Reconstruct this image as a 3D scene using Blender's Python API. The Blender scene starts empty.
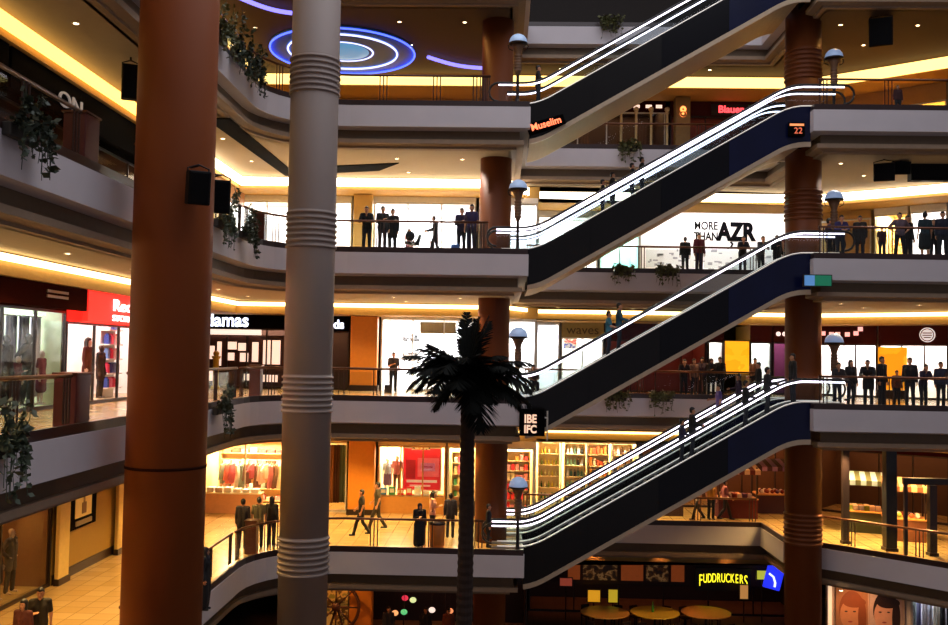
import bpy, bmesh, math, random
from mathutils import Vector, Matrix
random.seed(7)
PI = math.pi
SC = bpy.context.scene
COL = SC.collection
# ------------------------------------------------------------------ camera
CAM = Vector((0, 0, 1.65)); F = 950.0; CX, CY = 474.0, 312.5
yaw, pitch, roll = math.radians(1.6), math.radians(2.6), math.radians(0.95)
_f0 = Vector((-math.sin(yaw), math.cos(yaw), 0)); _r0 = Vector((math.cos(yaw), math.sin(yaw), 0))
FW = (_f0 * math.cos(pitch) + Vector((0, 0, 1)) * math.sin(pitch)).normalized()
_u0 = _r0.cross(FW)
RT = _r0 * math.cos(roll) + _u0 * math.sin(roll)
UP = _u0 * math.cos(roll) - _r0 * math.sin(roll)
cd = bpy.data.cameras.new('camera'); cam = bpy.data.objects.new('camera', cd); COL.objects.link(cam)
cd.sensor_width = 36; cd.lens = F / 948 * 36; cd.clip_end = 300
M = Matrix((RT, UP, -FW)).transposed().to_4x4(); M.translation = CAM
cam.matrix_world = M
SC.camera = cam

def at(px, py, Y):
    """the world point seen at a pixel of the photograph, on the plane at depth Y"""
    d = RT * ((px - CX) / F) - UP * ((py - CY) / F) + FW
    return CAM + d * (Y / d.y)
def atx(px, py, X):
    d = RT * ((px - CX) / F) - UP * ((py - CY) / F) + FW
    return CAM + d * ((X - CAM.x) / d.x)
def xof(px, Y, z):
    """X at which a point of depth Y and height z shows at column px"""
    k = (px - CX) / F
    a = RT - FW * k
    return CAM.x - (a.y * (Y - CAM.y) + a.z * (z - CAM.z)) / a.x

# ------------------------------------------------------------------ materials
def lin(c):
    return tuple((v / 12.92 if v <= .04045 else ((v + .055) / 1.055) ** 2.4) for v in c)
def hx(h):
    h = h.lstrip('#'); return lin(tuple(int(h[i:i + 2], 16) / 255 for i in (0, 2, 4)))
MATS = {}
def mat(name, col, rough=.6, metal=0, var=.12, scale=6, emit=None, es=1, spec=.5, bump=0):
    if name in MATS: return MATS[name]
    if isinstance(col, str): col = hx(col)
    m = bpy.data.materials.new(name); m.use_nodes = True; nt = m.node_tree; b = nt.nodes['Principled BSDF']
    b.inputs['Roughness'].default_value = rough; b.inputs['Metallic'].default_value = metal
    b.inputs['Specular IOR Level'].default_value = spec
    tc = nt.nodes.new('ShaderNodeTexCoord'); nz = nt.nodes.new('ShaderNodeTexNoise'); nz.inputs['Scale'].default_value = scale
    nt.links.new(tc.outputs['Object'], nz.inputs['Vector'])
    mx = nt.nodes.new('ShaderNodeMix'); mx.data_type = 'RGBA'
    mx.inputs[6].default_value = tuple(max(0, c * (1 - var)) for c in col) + (1,)
    mx.inputs[7].default_value = tuple(min(1, c * (1 + var)) for c in col) + (1,)
    nt.links.new(nz.outputs['Fac'], mx.inputs[0]); nt.links.new(mx.outputs[2], b.inputs['Base Color'])
    if emit is not None:
        if isinstance(emit, str): emit = hx(emit)
        b.inputs['Emission Color'].default_value = tuple(emit) + (1,); b.inputs['Emission Strength'].default_value = es
    if bump:
        bp = nt.nodes.new('ShaderNodeBump'); bp.inputs['Strength'].default_value = bump
        nt.links.new(nz.outputs['Fac'], bp.inputs['Height']); nt.links.new(bp.outputs['Normal'], b.inputs['Normal'])
    MATS[name] = m; return m
def emat(name, col, s):
    return mat(name, col, .5, 0, 0, emit=col, es=s)
def glass(name, tint=(.92, .95, .95), refl=.10):
    if name in MATS: return MATS[name]
    m = bpy.data.materials.new(name); m.use_nodes = True; nt = m.node_tree; nt.nodes.clear()
    o = nt.nodes.new('ShaderNodeOutputMaterial'); t = nt.nodes.new('ShaderNodeBsdfTransparent'); g = nt.nodes.new('ShaderNodeBsdfGlossy')
    t.inputs['Color'].default_value = tint + (1,); g.inputs['Roughness'].default_value = .04
    mx = nt.nodes.new('ShaderNodeMixShader'); fr = nt.nodes.new('ShaderNodeFresnel'); fr.inputs['IOR'].default_value = 1.25
    ge = nt.nodes.new('ShaderNodeNewGeometry'); ma = nt.nodes.new('ShaderNodeMath'); ma.operation = 'SUBTRACT'; ma.use_clamp = True
    nt.links.new(fr.outputs[0], ma.inputs[0]); nt.links.new(ge.outputs['Backfacing'], ma.inputs[1]); nt.links.new(ma.outputs[0], mx.inputs[0]); nt.links.new(t.outputs[0], mx.inputs[1]); nt.links.new(g.outputs[0], mx.inputs[2])
    nt.links.new(mx.outputs[0], o.inputs[0]); MATS[name] = m; return m
def tilemat(name, c1, c2, mortar, size=.6, rough=.25):
    if name in MATS: return MATS[name]
    m = bpy.data.materials.new(name); m.use_nodes = True; nt = m.node_tree; b = nt.nodes['Principled BSDF']
    b.inputs['Roughness'].default_value = rough
    tc = nt.nodes.new('ShaderNodeTexCoord'); br = nt.nodes.new('ShaderNodeTexBrick')
    br.inputs['Color1'].default_value = hx(c1) + (1,); br.inputs['Color2'].default_value = hx(c2) + (1,); br.inputs['Mortar'].default_value = hx(mortar) + (1,)
    br.inputs['Scale'].default_value = 1; br.inputs['Brick Width'].default_value = size; br.inputs['Row Height'].default_value = size
    br.inputs['Mortar Size'].default_value = .012; br.offset = 0
    nt.links.new(tc.outputs['Object'], br.inputs['Vector']); nt.links.new(br.outputs['Color'], b.inputs['Base Color'])
    MATS[name] = m; return m
def printmat(name, cols, scale=3, rough=.5, emit=0, kind='noise', dist=2.0):
    """a printed sheet: bands of colour picked by a noise, voronoi or wave pattern"""
    if name in MATS: return MATS[name]
    m = bpy.data.materials.new(name); m.use_nodes = True; nt = m.node_tree; b = nt.nodes['Principled BSDF']
    b.inputs['Roughness'].default_value = rough
    tc = nt.nodes.new('ShaderNodeTexCoord')
    if kind == 'wave':
        t = nt.nodes.new('ShaderNodeTexWave'); t.inputs['Scale'].default_value = scale; t.inputs['Distortion'].default_value = dist; out = t.outputs['Fac']
    elif kind == 'voronoi':
        t = nt.nodes.new('ShaderNodeTexVoronoi'); t.inputs['Scale'].default_value = scale
        s = nt.nodes.new('ShaderNodeSeparateColor'); nt.links.new(t.outputs['Color'], s.inputs[0]); out = s.outputs[0]
    else:
        t = nt.nodes.new('ShaderNodeTexNoise'); t.inputs['Scale'].default_value = scale; t.inputs['Detail'].default_value = 3; out = t.outputs['Fac']
    nt.links.new(tc.outputs['Object'], t.inputs['Vector'])
    r = nt.nodes.new('ShaderNodeValToRGB'); r.color_ramp.interpolation = 'CONSTANT'
    el = r.color_ramp.elements; n = len(cols)
    lo, hi = (.32, .68) if kind == 'noise' else (0, 1)
    el[0].position = 0; el[0].color = hx(cols[0]) + (1,)
    el[1].position = lo + (hi - lo) / n; el[1].color = hx(cols[1]) + (1,)
    for i in range(2, n):
        e = el.new(lo + (hi - lo) * i / n); e.color = hx(cols[i]) + (1,)
    nt.links.new(out, r.inputs[0]); nt.links.new(r.outputs[0], b.inputs['Base Color'])
    if emit:
        nt.links.new(r.outputs[0], b.inputs['Emission Color']); b.inputs['Emission Strength'].default_value = emit
    MATS[name] = m; return m

# ------------------------------------------------------------------ mesh builder
class MB:
    def __init__(s): s.v = []; s.f = []; s.mi = []; s.k = 0; s.sm = False
    def add(s, vs, fs):
        b = len(s.v); s.v += [tuple(x) for x in vs]; s.f += [tuple(i + b for i in f) for f in fs]; s.mi += [s.k] * len(fs); return s
    def box(s, x0, x1, y0, y1, z0, z1, bev=0):
        vs = [(x0, y0, z0), (x1, y0, z0), (x1, y1, z0), (x0, y1, z0), (x0, y0, z1), (x1, y0, z1), (x1, y1, z1), (x0, y1, z1)]
        return s.add(vs, [(3, 2, 1, 0), (4, 5, 6, 7), (0, 1, 5, 4), (1, 2, 6, 5), (2, 3, 7, 6), (3, 0, 4, 7)])
    def cbox(s, c, d, R=None):
        hx_, hy, hz = d[0] / 2, d[1] / 2, d[2] / 2
        vs = [Vector((x, y, z)) for z in (-hz, hz) for x, y in ((-hx_, -hy), (hx_, -hy), (hx_, hy), (-hx_, hy))]
        if R is not None: vs = [R @ v for v in vs]
        return s.add([v + Vector(c) for v in vs], [(3, 2, 1, 0), (4, 5, 6, 7), (0, 1, 5, 4), (1, 2, 6, 5), (2, 3, 7, 6), (3, 0, 4, 7)])
    def prism(s, poly, z0, z1):
        n = len(poly)
        return s.add([(x, y, z0) for x, y in poly] + [(x, y, z1) for x, y in poly],
                     [tuple(range(n - 1, -1, -1)), tuple(range(n, 2 * n))] + [(i, (i + 1) % n, n + (i + 1) % n, n + i) for i in range(n)])
    def lathe(s, prof, c=(0, 0, 0), n=20, axis='z', cap=True):
        vs, fs = [], []
        for r, h in prof:
            for i in range(n):
                a = 2 * PI * i / n
                p = (r * math.cos(a), r * math.sin(a), h)
                if axis == 'y': p = (p[0], p[2], p[1])
                if axis == 'x': p = (p[2], p[0], p[1])
                vs.append((c[0] + p[0], c[1] + p[1], c[2] + p[2]))
        for j in range(len(prof) - 1):
            for i in range(n):
                k = (i + 1) % n
                fs.append((j * n + i, j * n + k, (j + 1) * n + k, (j + 1) * n + i))
        if cap:
            fs.append(tuple(range(n - 1, -1, -1))); fs.append(tuple(range((len(prof) - 1) * n, len(prof) * n)))
        return s.add(vs, fs)
    def tube(s, pts, r, n=8, closed=False):
        pts = [Vector(p) for p in pts]; N = len(pts); vs, fs = [], []
        rr = r if isinstance(r, (list, tuple)) else [r] * N
        prev = None
        for i, p in enumerate(pts):
            a = pts[(i - 1) % N] if (i or closed) else p; b = pts[(i + 1) % N] if (i < N - 1 or closed) else p
            t = (b - a).normalized() if (b - a).length > 1e-9 else Vector((0, 0, 1))
            if prev is None:
                u = t.orthogonal().normalized()
                if abs(t.z) < .99: u = t.cross(Vector((0, 0, 1))).normalized()
            else:
                u = (prev - t * prev.dot(t)).normalized()
            prev = u; w = t.cross(u)
            for k in range(n):
                an = 2 * PI * k / n
                vs.append(p + (u * math.cos(an) + w * math.sin(an)) * rr[i])
        for i in range(N if closed else N - 1):
            j = (i + 1) % N
            for k in range(n):
                l = (k + 1) % n
                fs.append((i * n + k, i * n + l, j * n + l, j * n + k))
        if not closed:
            fs.append(tuple(range(n - 1, -1, -1))); fs.append(tuple((N - 1) * n + k for k in range(n)))
        return s.add(vs, fs)
    def sphere(s, c, r, n=12, m=8, sc=(1, 1, 1)):
        vs = [(c[0], c[1], c[2] - r * sc[2])]; fs = []
        for j in range(1, m):
            a = -PI / 2 + PI * j / m
            for i in range(n):
                b = 2 * PI * i / n
                vs.append((c[0] + r * sc[0] * math.cos(a) * math.cos(b), c[1] + r * sc[1] * math.cos(a) * math.sin(b), c[2] + r * sc[2] * math.sin(a)))
        vs.append((c[0], c[1], c[2] + r * sc[2])); T = len(vs) - 1
        for i in range(n):
            k = (i + 1) % n
            fs.append((0, 1 + k, 1 + i)); fs.append((T, 1 + (m - 2) * n + i, 1 + (m - 2) * n + k))
            for j in range(m - 2):
                fs.append((1 + j * n + i, 1 + j * n + k, 1 + (j + 1) * n + k, 1 + (j + 1) * n + i))
        return s.add(vs, fs)
    def sweep(s, path, prof, closed_prof=True):
        """sweep a profile of (offset to the right of the path, z) along a plan polyline with mitred corners"""
        P = [Vector(p) for p in path]; N = len(P); vs, fs = [], []; n = len(prof)
        for i, p in enumerate(P):
            d0 = (P[i] - P[i - 1]).normalized() if i else None
            d1 = (P[i + 1] - P[i]).normalized() if i < N - 1 else None
            d0 = d0 or d1; d1 = d1 or d0
            n0 = Vector((d0.y, -d0.x)); n1 = Vector((d1.y, -d1.x))
            m = (n0 + n1); m = m / max(m.length_squared / 2, .25)
            for o, z in prof: vs.append((p.x + m.x * o, p.y + m.y * o, z))
        for i in range(N - 1):
            for k in range(n if closed_prof else n - 1):
                l = (k + 1) % n
                fs.append((i * n + k, (i + 1) * n + k, (i + 1) * n + l, i * n + l))
        if closed_prof:
            fs.append(tuple(range(n))); fs.append(tuple((N - 1) * n + k for k in range(n - 1, -1, -1)))
        return s.add(vs, fs)
    def build(s, name, m, parent=None, smooth=False, bevel=0):
        me = bpy.data.meshes.new(name); me.from_pydata(s.v, [], s.f)
        ms = m if isinstance(m, (list, tuple)) else [m]
        for x in ms: me.materials.append(x)
        if len(ms) > 1: me.polygons.foreach_set('material_index', s.mi)
        bm = bmesh.new(); bm.from_mesh(me); bmesh.ops.recalc_face_normals(bm, faces=bm.faces); bm.to_mesh(me); bm.free()
        if smooth or s.sm: me.polygons.foreach_set('use_smooth', [True] * len(me.polygons))
        o = bpy.data.objects.new(name, me); COL.objects.link(o)
        if parent: o.parent = parent
        if bevel:
            bv = o.modifiers.new('bevel', 'BEVEL'); bv.width = bevel; bv.segments = 2; bv.limit_method = 'ANGLE'
        return o

def thing(name, label, cat, loc=(0, 0, 0), rz=0, group=None):
    o = bpy.data.objects.new(name, None); COL.objects.link(o); o.location = loc; o.rotation_euler = (0, 0, rz)
    o['label'] = label; o['category'] = cat
    if group: o['group'] = group
    o.empty_display_size = .2
    return o
def tag(o, label, cat, group=None, kind=None):
    o['label'] = label; o['category'] = cat
    if group: o['group'] = group
    if kind: o['kind'] = kind
    return o
def struct(o): o['kind'] = 'structure'; return o
def kids(o): return [c for c in COL.objects if c.parent == o]
KIDS = {}
def dup(root, loc=None, rz=None, label=None, group=None, scale=None):
    r = root.copy(); COL.objects.link(r)
    if loc is not None: r.location = loc
    if rz is not None: r.rotation_euler = (0, 0, rz)
    if scale is not None: r.scale = (scale,) * 3 if not isinstance(scale, tuple) else scale
    if label: r['label'] = label
    if group: r['group'] = group
    for ch in list(root.children):
        c = ch.copy(); COL.objects.link(c); c.parent = r
        for g in list(ch.children):
            d = g.copy(); COL.objects.link(d); d.parent = c
    return r
def text(name, body, size, m, parent, loc, rot=(PI / 2, 0, 0), extrude=.02, align='CENTER', sx=1, bold=0):
    cu = bpy.data.curves.new(name, 'FONT'); cu.body = body; cu.size = size; cu.extrude = extrude; cu.align_x = align; cu.align_y = 'CENTER'; cu.offset = bold
    t = bpy.data.objects.new(name, cu); COL.objects.link(t)
    dg = bpy.context.evaluated_depsgraph_get(); me = bpy.data.meshes.new_from_object(t.evaluated_get(dg))
    me.materials.clear(); me.materials.append(m)
    o = bpy.data.objects.new(name, me); COL.objects.link(o); bpy.data.objects.remove(t)
    o.location = loc; o.rotation_euler = rot; o.scale = (sx, 1, 1)
    if parent: o.parent = parent
    return o
def area(loc, size, power, col, rot=(0, 0, 0), size_y=None, name='lamp'):
    l = bpy.data.lights.new(name, 'AREA'); l.energy = power; l.color = hx(col) if isinstance(col, str) else col
    l.size = size
    if size_y: l.shape = 'RECTANGLE'; l.size_y = size_y
    o = bpy.data.objects.new(name, l); COL.objects.link(o); o.location = loc; o.rotation_euler = rot; return o
def spot(loc, power, col, ang=110, rad=.08, rot=(0, 0, 0)):
    l = bpy.data.lights.new('downlight', 'SPOT'); l.energy = power; l.color = hx(col) if isinstance(col, str) else col
    l.spot_size = math.radians(ang); l.spot_blend = .6; l.shadow_soft_size = rad
    o = bpy.data.objects.new('downlight', l); COL.objects.link(o); o.location = loc; o.rotation_euler = rot; return o
def point(loc, power, col, rad=.1):
    l = bpy.data.lights.new('bulb', 'POINT'); l.energy = power; l.color = hx(col) if isinstance(col, str) else col; l.shadow_soft_size = rad
    o = bpy.data.objects.new('bulb', l); COL.objects.link(o); o.location = loc; return o

LZ = {1: -11.0, 2: -5.5, 3: 0.0, 4: 5.5, 5: 11.0, 6: 16.5}
GAL = {1: 'ground floor', 2: 'lowest gallery', 3: 'second gallery up', 4: 'third gallery up', 5: 'top gallery'}
# ------------------------------------------------------------------ the shell: slabs, fascias, ceilings, bulkheads, walls
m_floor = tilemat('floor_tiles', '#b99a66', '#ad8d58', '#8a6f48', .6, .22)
m_slab = mat('slab_concrete', '#8a8078', .8)
m_fascia = mat('fascia_plaster', '#bcb4b6', .7, var=.05, scale=1.5)
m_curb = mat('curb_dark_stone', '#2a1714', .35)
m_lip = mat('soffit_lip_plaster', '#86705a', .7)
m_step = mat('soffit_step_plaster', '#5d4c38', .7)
m_ceil = mat('ceiling_plaster', '#a2937a', .8, var=.05)
m_ceil5 = mat('ceiling_plaster_brown', '#4e3a28', .8, var=.05)
m_bulk = mat('bulkhead_paint', '#b9924e', .7)
m_wall = mat('gallery_wall_paint', '#8d7246', .8)
m_dark = mat('dark_wall', '#1c1410', .8)
cove = {2: emat('cove_light_lower', '#ffd27a', 5), 3: emat('cove_light_amber', '#ffe0a0', 5.5),
        4: emat('cove_light_white', '#ffeccc', 6), 5: emat('cove_light_gold', '#ffd880', 2.4)}
ARC = [(-5.7 - 3 * math.cos(a), 32 + 3 * math.sin(a)) for a in [PI / 2 * i / 8 for i in range(9)]]
def edge(k):
    left = [(-8.7, 3.0)] + ARC + [(.9, 35), (.9, 42), (11.5, 42)]
    if k == 2:
        return left + [(11.5, 38.6), (12.4, 37.9), (13.6, 36.8), (14.8, 35.6), (16, 34.4), (17.4, 33.3), (19, 32.5), (22, 32.2), (28, 32.2)]
    return left + [(11.5, 35), (28, 35)]
COVE = [(-11.6, 3.0), (-11.6, 41.3), (.2, 41.3), (1.6, 44.2), (14.5, 44.2), (17.2, 42.4), (19.6, 40.6), (28, 40.2)]
WALL = [(-13.5, 3.0), (-13.5, 43), (1.7, 43), (1.7, 46.6), (15.2, 46.6), (20.0, 42.8), (28, 42.8)]
COVE5 = [(-11.6, 3.0), (-11.6, 44.3), (14.5, 44.3)] + COVE[5:]
WALL5 = [(-13.5, 3.0), (-13.5, 46.6)] + WALL[4:]
tn = 0
for k in (2, 3, 4, 5, 6):
    z = LZ[k]; E = edge(k); outer = [(28, 52), (-19, 52), (-19, 3)]
    b = MB(); b.prism(E + outer, z - .2, z); struct(b.build('floor', m_floor))
    tn += 1
    b = MB(); b.sweep(E, [(-.02, z + .12), (.07, z + .12), (.07, z - .09), (-.02, z - .09)]); struct(b.build('trim_%d' % tn, m_curb))
    tn += 1
    b = MB(); b.sweep(E, [(-.3, z - .2), (0.0, z - .2), (0, z - .09), (.1, z - .09), (.1, z - .88), (-.3, z - .95)]); struct(b.build('trim_%d' % tn, m_fascia))
    tn += 1
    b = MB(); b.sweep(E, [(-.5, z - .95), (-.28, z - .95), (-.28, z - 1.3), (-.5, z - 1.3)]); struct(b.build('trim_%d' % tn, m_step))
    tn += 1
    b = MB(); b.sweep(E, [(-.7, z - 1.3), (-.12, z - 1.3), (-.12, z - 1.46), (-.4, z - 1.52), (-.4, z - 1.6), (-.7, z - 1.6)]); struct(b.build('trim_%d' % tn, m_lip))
    # ceiling of the storey below
    b = MB()
    inner = [(-.69 + 0, 0)]
    s = MB(); s.sweep(E, [(-.6, 0), (-.7, 0)], False); ip = [(v[0], v[1]) for v in s.v[0::2]]
    b.prism(ip + outer, z - 1.6, z - 1.45); struct(b.build('ceiling', m_ceil5 if k == 6 else m_ceil))
    if k > 2 or True:
        c = z - 1.65
        CV, WL = (COVE5, WALL5) if k == 6 else (COVE, WALL)
        b = MB(); b.prism(CV + WL[::-1], c - .5, c + .02); 
        tn += 1; struct(b.build('trim_%d' % tn, m_bulk))
        if k - 1 in cove:
            hgt = {2: .16, 3: .16, 4: .36, 5: .48}[k - 1]
            parts = [(CV, cove[k - 1])] if k != 5 else [([(-11.6, 3.0), (-11.6, 35.5)], emat('cove_light_left_gold', '#ffc968', 2.6)), ([(-11.6, 35.5)] + COVE[1:], cove[4])]
            for path_, m_ in parts:
              b = MB(); b.sweep(path_, [(.10, c - .02), (.18, c - .02), (.18, c - .02 - hgt), (.10, c - .02 - hgt)])
              tn += 1; struct(b.build('trim_%d' % tn, m_))
# ground floor
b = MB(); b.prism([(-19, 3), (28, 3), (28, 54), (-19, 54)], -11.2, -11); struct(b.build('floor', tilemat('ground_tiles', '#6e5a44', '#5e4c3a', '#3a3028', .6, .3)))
# outer walls that close the building behind the shops
b = MB(); b.box(-19.2, -19, 3, 52, -11, 24); struct(b.build('wall_left', m_dark))
b = MB(); b.box(-19.2, 28.2, 52, 52.2, -11, 24); struct(b.build('wall_back', m_dark))
b = MB(); b.box(28, 28.2, 30, 52, -11, 24); struct(b.build('wall_right', m_dark))
b = MB(); b.box(-19, 28, 46.6, 46.8, 16.5, 24); struct(b.build('wall_back', m_dark))
# downlights in the ceilings
m_can = mat('downlight_can', '#c9c2b8', .4, .6); m_lamp = emat('downlight_lamp', '#ffe2b0', 12)
proto = thing('downlight', 'small round recessed downlight in the plaster gallery ceiling', 'downlight', (0, 0, -50), 0, 'recessed downlights in the gallery ceilings')
b = MB(); b.lathe([(.07, -.01), (.10, -.01), (.10, .005), (.07, .005)], n=14, cap=False); b.build('trim_ring', m_can, proto)
b = MB(); b.lathe([(.065, -.004), (.065, .0)], n=14); b.build('lamp', m_lamp, proto)
first = True
DL = {2: ('#ffcf80', 900), 3: ('#ffcf98', 400), 4: ('#fff4e6', 480), 5: ('#ffb860', 50), 1: ('#ff9a50', 130)}
for k in (1, 2, 3, 4, 5):
    zc = LZ[k] + 3.9
    pts = [(-10.2, y) for y in (14, 18, 22, 26, 30, 34, 38)] + [(x, 37.2) for x in (-7, -4.2, -1.6)] + [(-7.2, 40), (-4.0, 40)] + [(2.6, 43.2), (6, 43.2), (9.4, 43.2)] + [(13.2, 37.2), (16.2, 37.2), (15, 39.6)]
    for x, y in pts:
        if k == 2 and (x > 12): y += .4
        o = proto if first else dup(proto)
        first = False
        o.location = (x, y, zc - .012 - .0)
        spot((x, y, zc - .06), DL[k][1] * (2.2 if k == 2 and x > 12 else .2 if k == 4 and x < -10 else .45 if k == 4 and x > 12 else 1), DL[k][0], 125)
# ------------------------------------------------------------------ columns
m_orange = mat('column_terracotta_paint', '#7a3a0e', .6, var=.12, scale=.6, spec=.25)
m_joint = mat('column_joint', '#2a1006', .9, spec=.05)
m_white = mat('column_pale_plaster', '#84766f', .65, var=.06, scale=.8)
m_brown = mat('column_brown_paint', '#64300c', .55, spec=.25, var=.1, scale=.8)
def column(name, label, x, y, r, z0, z1, m, bands, band_mat, joints=(), n=40, kind='thing'):
    t = thing(name, label, 'column', (x, y, z0)); t['kind'] = kind
    b = MB(); b.lathe([(r, 0), (r, z1 - z0)], n=n); b.build('shaft', m, t, smooth=False)
    for z in bands:
        b = MB(); pr = [(r + .005, z - z0 - .62)]
        for i in range(7):
            zz = z - z0 - .6 + i * .18
            pr += [(r + .005, zz), (r + .05, zz + .02), (r + .05, zz + .07), (r + .005, zz + .09)]
        pr += [(r + .005, z - z0 + .62)]
        b.lathe(pr, n=n, cap=False); b.build('ring_band', band_mat, t)
    for z in joints:
        b = MB(); b.lathe([(r + .004, z - z0 - .03), (r + .012, z - z0 - .03), (r + .012, z - z0 + .03), (r + .004, z - z0 + .03)], n=n, cap=False); b.build('joint', m_joint, t)
    for o in t.children:
        for p in o.data.polygons:
            p.use_smooth = abs(p.normal.z) < .2
    return t
column('column', 'huge terracotta orange round column standing in front of the red shop sign', -7.36, 21.0, .865, -11, 22, m_orange, (), m_joint, (-.9, -8.2))
column('column', 'pale grey column with groups of horizontal ring grooves, beside the terracotta column', -6.15, 30.4, .775, -11, 24, m_white, (10.6, 5.6, .35, -4.75), m_white)
column('column', 'brown round column behind the palm crown at the lower ends of the escalators', -.26, 37.2, .62, -11, 16.5, m_brown, (10.9,), m_brown, kind='structure')
column('column', 'brown round column with ring bands at the upper ends of the escalators', 11.75, 37.2, .68, -11, 16.5, m_brown, (7.7, 13.2, -4.75), m_brown, kind='structure')

# ------------------------------------------------------------------ escalators
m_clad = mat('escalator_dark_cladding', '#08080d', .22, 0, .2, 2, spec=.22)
m_clad_b = mat('escalator_panel_brown_reflection', '#0c0908', .25, 0, .35, 1.2, spec=.3); m_clad_n = mat('escalator_panel_blue_reflection', '#070d2c', .25, 0, .3, 1.2, spec=.3)  # brown and navy tones painted in place of reflections of the shops opposite
m_edge = mat('escalator_edge_trim', '#b09a80', .4, .3)
m_soff = mat('escalator_soffit', '#a08a6c', .6)
m_hand = mat('escalator_handrail_rubber', '#0c0b0c', .45)
m_led = emat('escalator_handrail_light', '#f6ecff', 4)
m_led2 = emat('escalator_skirt_light', '#efe6dc', .55)
m_alu = mat('escalator_aluminium', '#b8b2ac', .35, .8)
m_egl = glass('escalator_glass', (.90, .94, .95))
m_stepm = mat('escalator_step', '#3a3836', .5, .5)
XB, XT = 1.25, 10.7
def ez(x, H=5.5):
    s = H / (XT - XB); w = .55
    def q(d): return 0 if d < -w else (d if d > w else (d + w) ** 2 / (4 * w))
    return s * (q(x - XB) - q(x - XT))
def ribbon(b, x0, x1, lo, hi, y0, y1, n=44):
    vs, fs = [], []
    for i in range(n + 1):
        x = x0 + (x1 - x0) * i / n; z = ez(x)
        a, c = (lo(x) if callable(lo) else z + lo), (hi(x) if callable(hi) else z + hi)
        vs += [(x, y0, a), (x, y1, a), (x, y1, c), (x, y0, c)]
    for i in range(n):
        for k in range(4):
            l = (k + 1) % 4
            fs.append((i * 4 + k, i * 4 + l, i * 4 + 4 + l, i * 4 + 4 + k))
    fs.append((3, 2, 1, 0)); fs.append(tuple(n * 4 + k for k in range(4)))
    b.add(vs, fs)
def handpath(x0, x1, y, up, n=56, loop=.36):
    p = []
    for i in range(9):      # lower newel, from underneath round to the top
        a = -PI / 2 - PI * i / 8
        p.append((x0 + loop * math.cos(a), y, ez(x0) + up - loop + loop * math.sin(a)))
    for i in range(1, n): 
        x = x0 + (x1 - x0) * i / n; p.append((x, y, ez(x) + up))
    for i in range(9):
        a = PI / 2 - PI * i / 8
        p.append((x1 + loop * math.cos(a), y, ez(x1) + up - loop + loop * math.sin(a)))
    return p
def escalator(label, k, y0, y1, ys=None, xl=-.2, xr=12.7):
    ys = ys or y1
    z = LZ[k]; t = thing('escalator', label, 'escalator', (0, 0, z))
    b = MB()
    ribbon(b, .98, 11.42, lambda x: ez(x) - 1.22, .12, y0 + .012, y0 + .04); ribbon(b, .98, 11.42, lambda x: ez(x) - 1.22, .12, y1 - .04, y1)
    b.box(.98, 1.02, y0 + .04, y1 - .04, -1.22, -.02); b.box(11.38, 11.42, y0 + .04, y1 - .04, 4.28, 5.48)
    b.build('side_cladding', m_clad, t)
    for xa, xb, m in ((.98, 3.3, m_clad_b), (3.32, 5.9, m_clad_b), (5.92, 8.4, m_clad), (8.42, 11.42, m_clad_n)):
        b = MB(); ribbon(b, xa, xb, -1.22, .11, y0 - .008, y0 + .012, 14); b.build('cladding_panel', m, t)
    b = MB(); ribbon(b, .98, 11.42, -1.40, -1.22, y0 - .04, y0 + .06); b.build('edge_trim', m_edge, t)
    b = MB(); ribbon(b, .98, 11.0, -1.40, -1.22, ys - .06, ys + .03); b.build('edge_trim', m_edge, t)
    b = MB(); ribbon(b, .98, 11.0, -1.40, -1.30, y0 + .06, ys - .06); b.build('soffit', m_soff, t)
    for x in (xl + .9, XT + .35):
        pass
    b = MB(); b.box(.2, 1.3, y0 + .2, y1 - .2, .005, .03); b.build('comb_plate', m_alu, t)
    b = MB(); b.box(10.75, 12.0, y0 + .2, y1 - .2, 5.505, 5.53); b.build('comb_plate', m_alu, t)
    n = 24; sm = None
    for i in range(n):
        x = XB + .25 + i * .395
        if sm is None:
            q = MB(); q.box(0, .40, y0 + .22, y1 - .22, -.22, 0); sm = q.build('step', m_stepm, t)
        else:
            c = sm.copy(); COL.objects.link(c); sm2 = c
        o = sm if i == 0 else c
        o.location = (x, 0, ez(x + .2))
    for yy in (y0 + .1, y1 - .1):
        bal = MB(); ribbon(bal, xl, xr, .14, .86, yy - .012, yy + .012); gl = bal.build('balustrade', m_egl, t)
        b = MB(); b.tube(handpath(xl, xr, yy, .97), .042, 8); b.build('handrail', m_hand, gl, True)
        b = MB(); b.tube([(xl + (xr - xl) * i / 60, yy, ez(xl + (xr - xl) * i / 60) + .885) for i in range(61)], .028, 6); b.build('light_strip', m_led, gl, True)
        b = MB(); ribbon(b, xl, xr, .06, .14, yy - .05, yy + .05); b.build('skirt_rail', m_alu, gl)
        b = MB(); ribbon(b, xl + .2, xr - .2, .15, .18, yy - .052, yy - .02); b.build('skirt_light', m_led2, gl)
    return t
YN = (35.30, 36.45); YF = (37.95, 39.1)
escalator('escalator climbing out of the top of the picture past the blue ring light', 5, 35.38, 36.85, 38.8)
escalator('near escalator of the pair climbing to the top gallery above the white shop wall', 4, *YN, 37.86)
escalator('far escalator of the pair climbing to the top gallery, behind its twin', 4, *YF)
escalator('single escalator climbing from beside the palm crown to the third gallery up', 3, *YN, 38.2)
escalator('near escalator of the lowest pair, full of riders below the second gallery', 2, *YN, 37.86)
escalator('far escalator of the lowest pair, seen over the handrails of its twin', 2, *YF)
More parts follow.
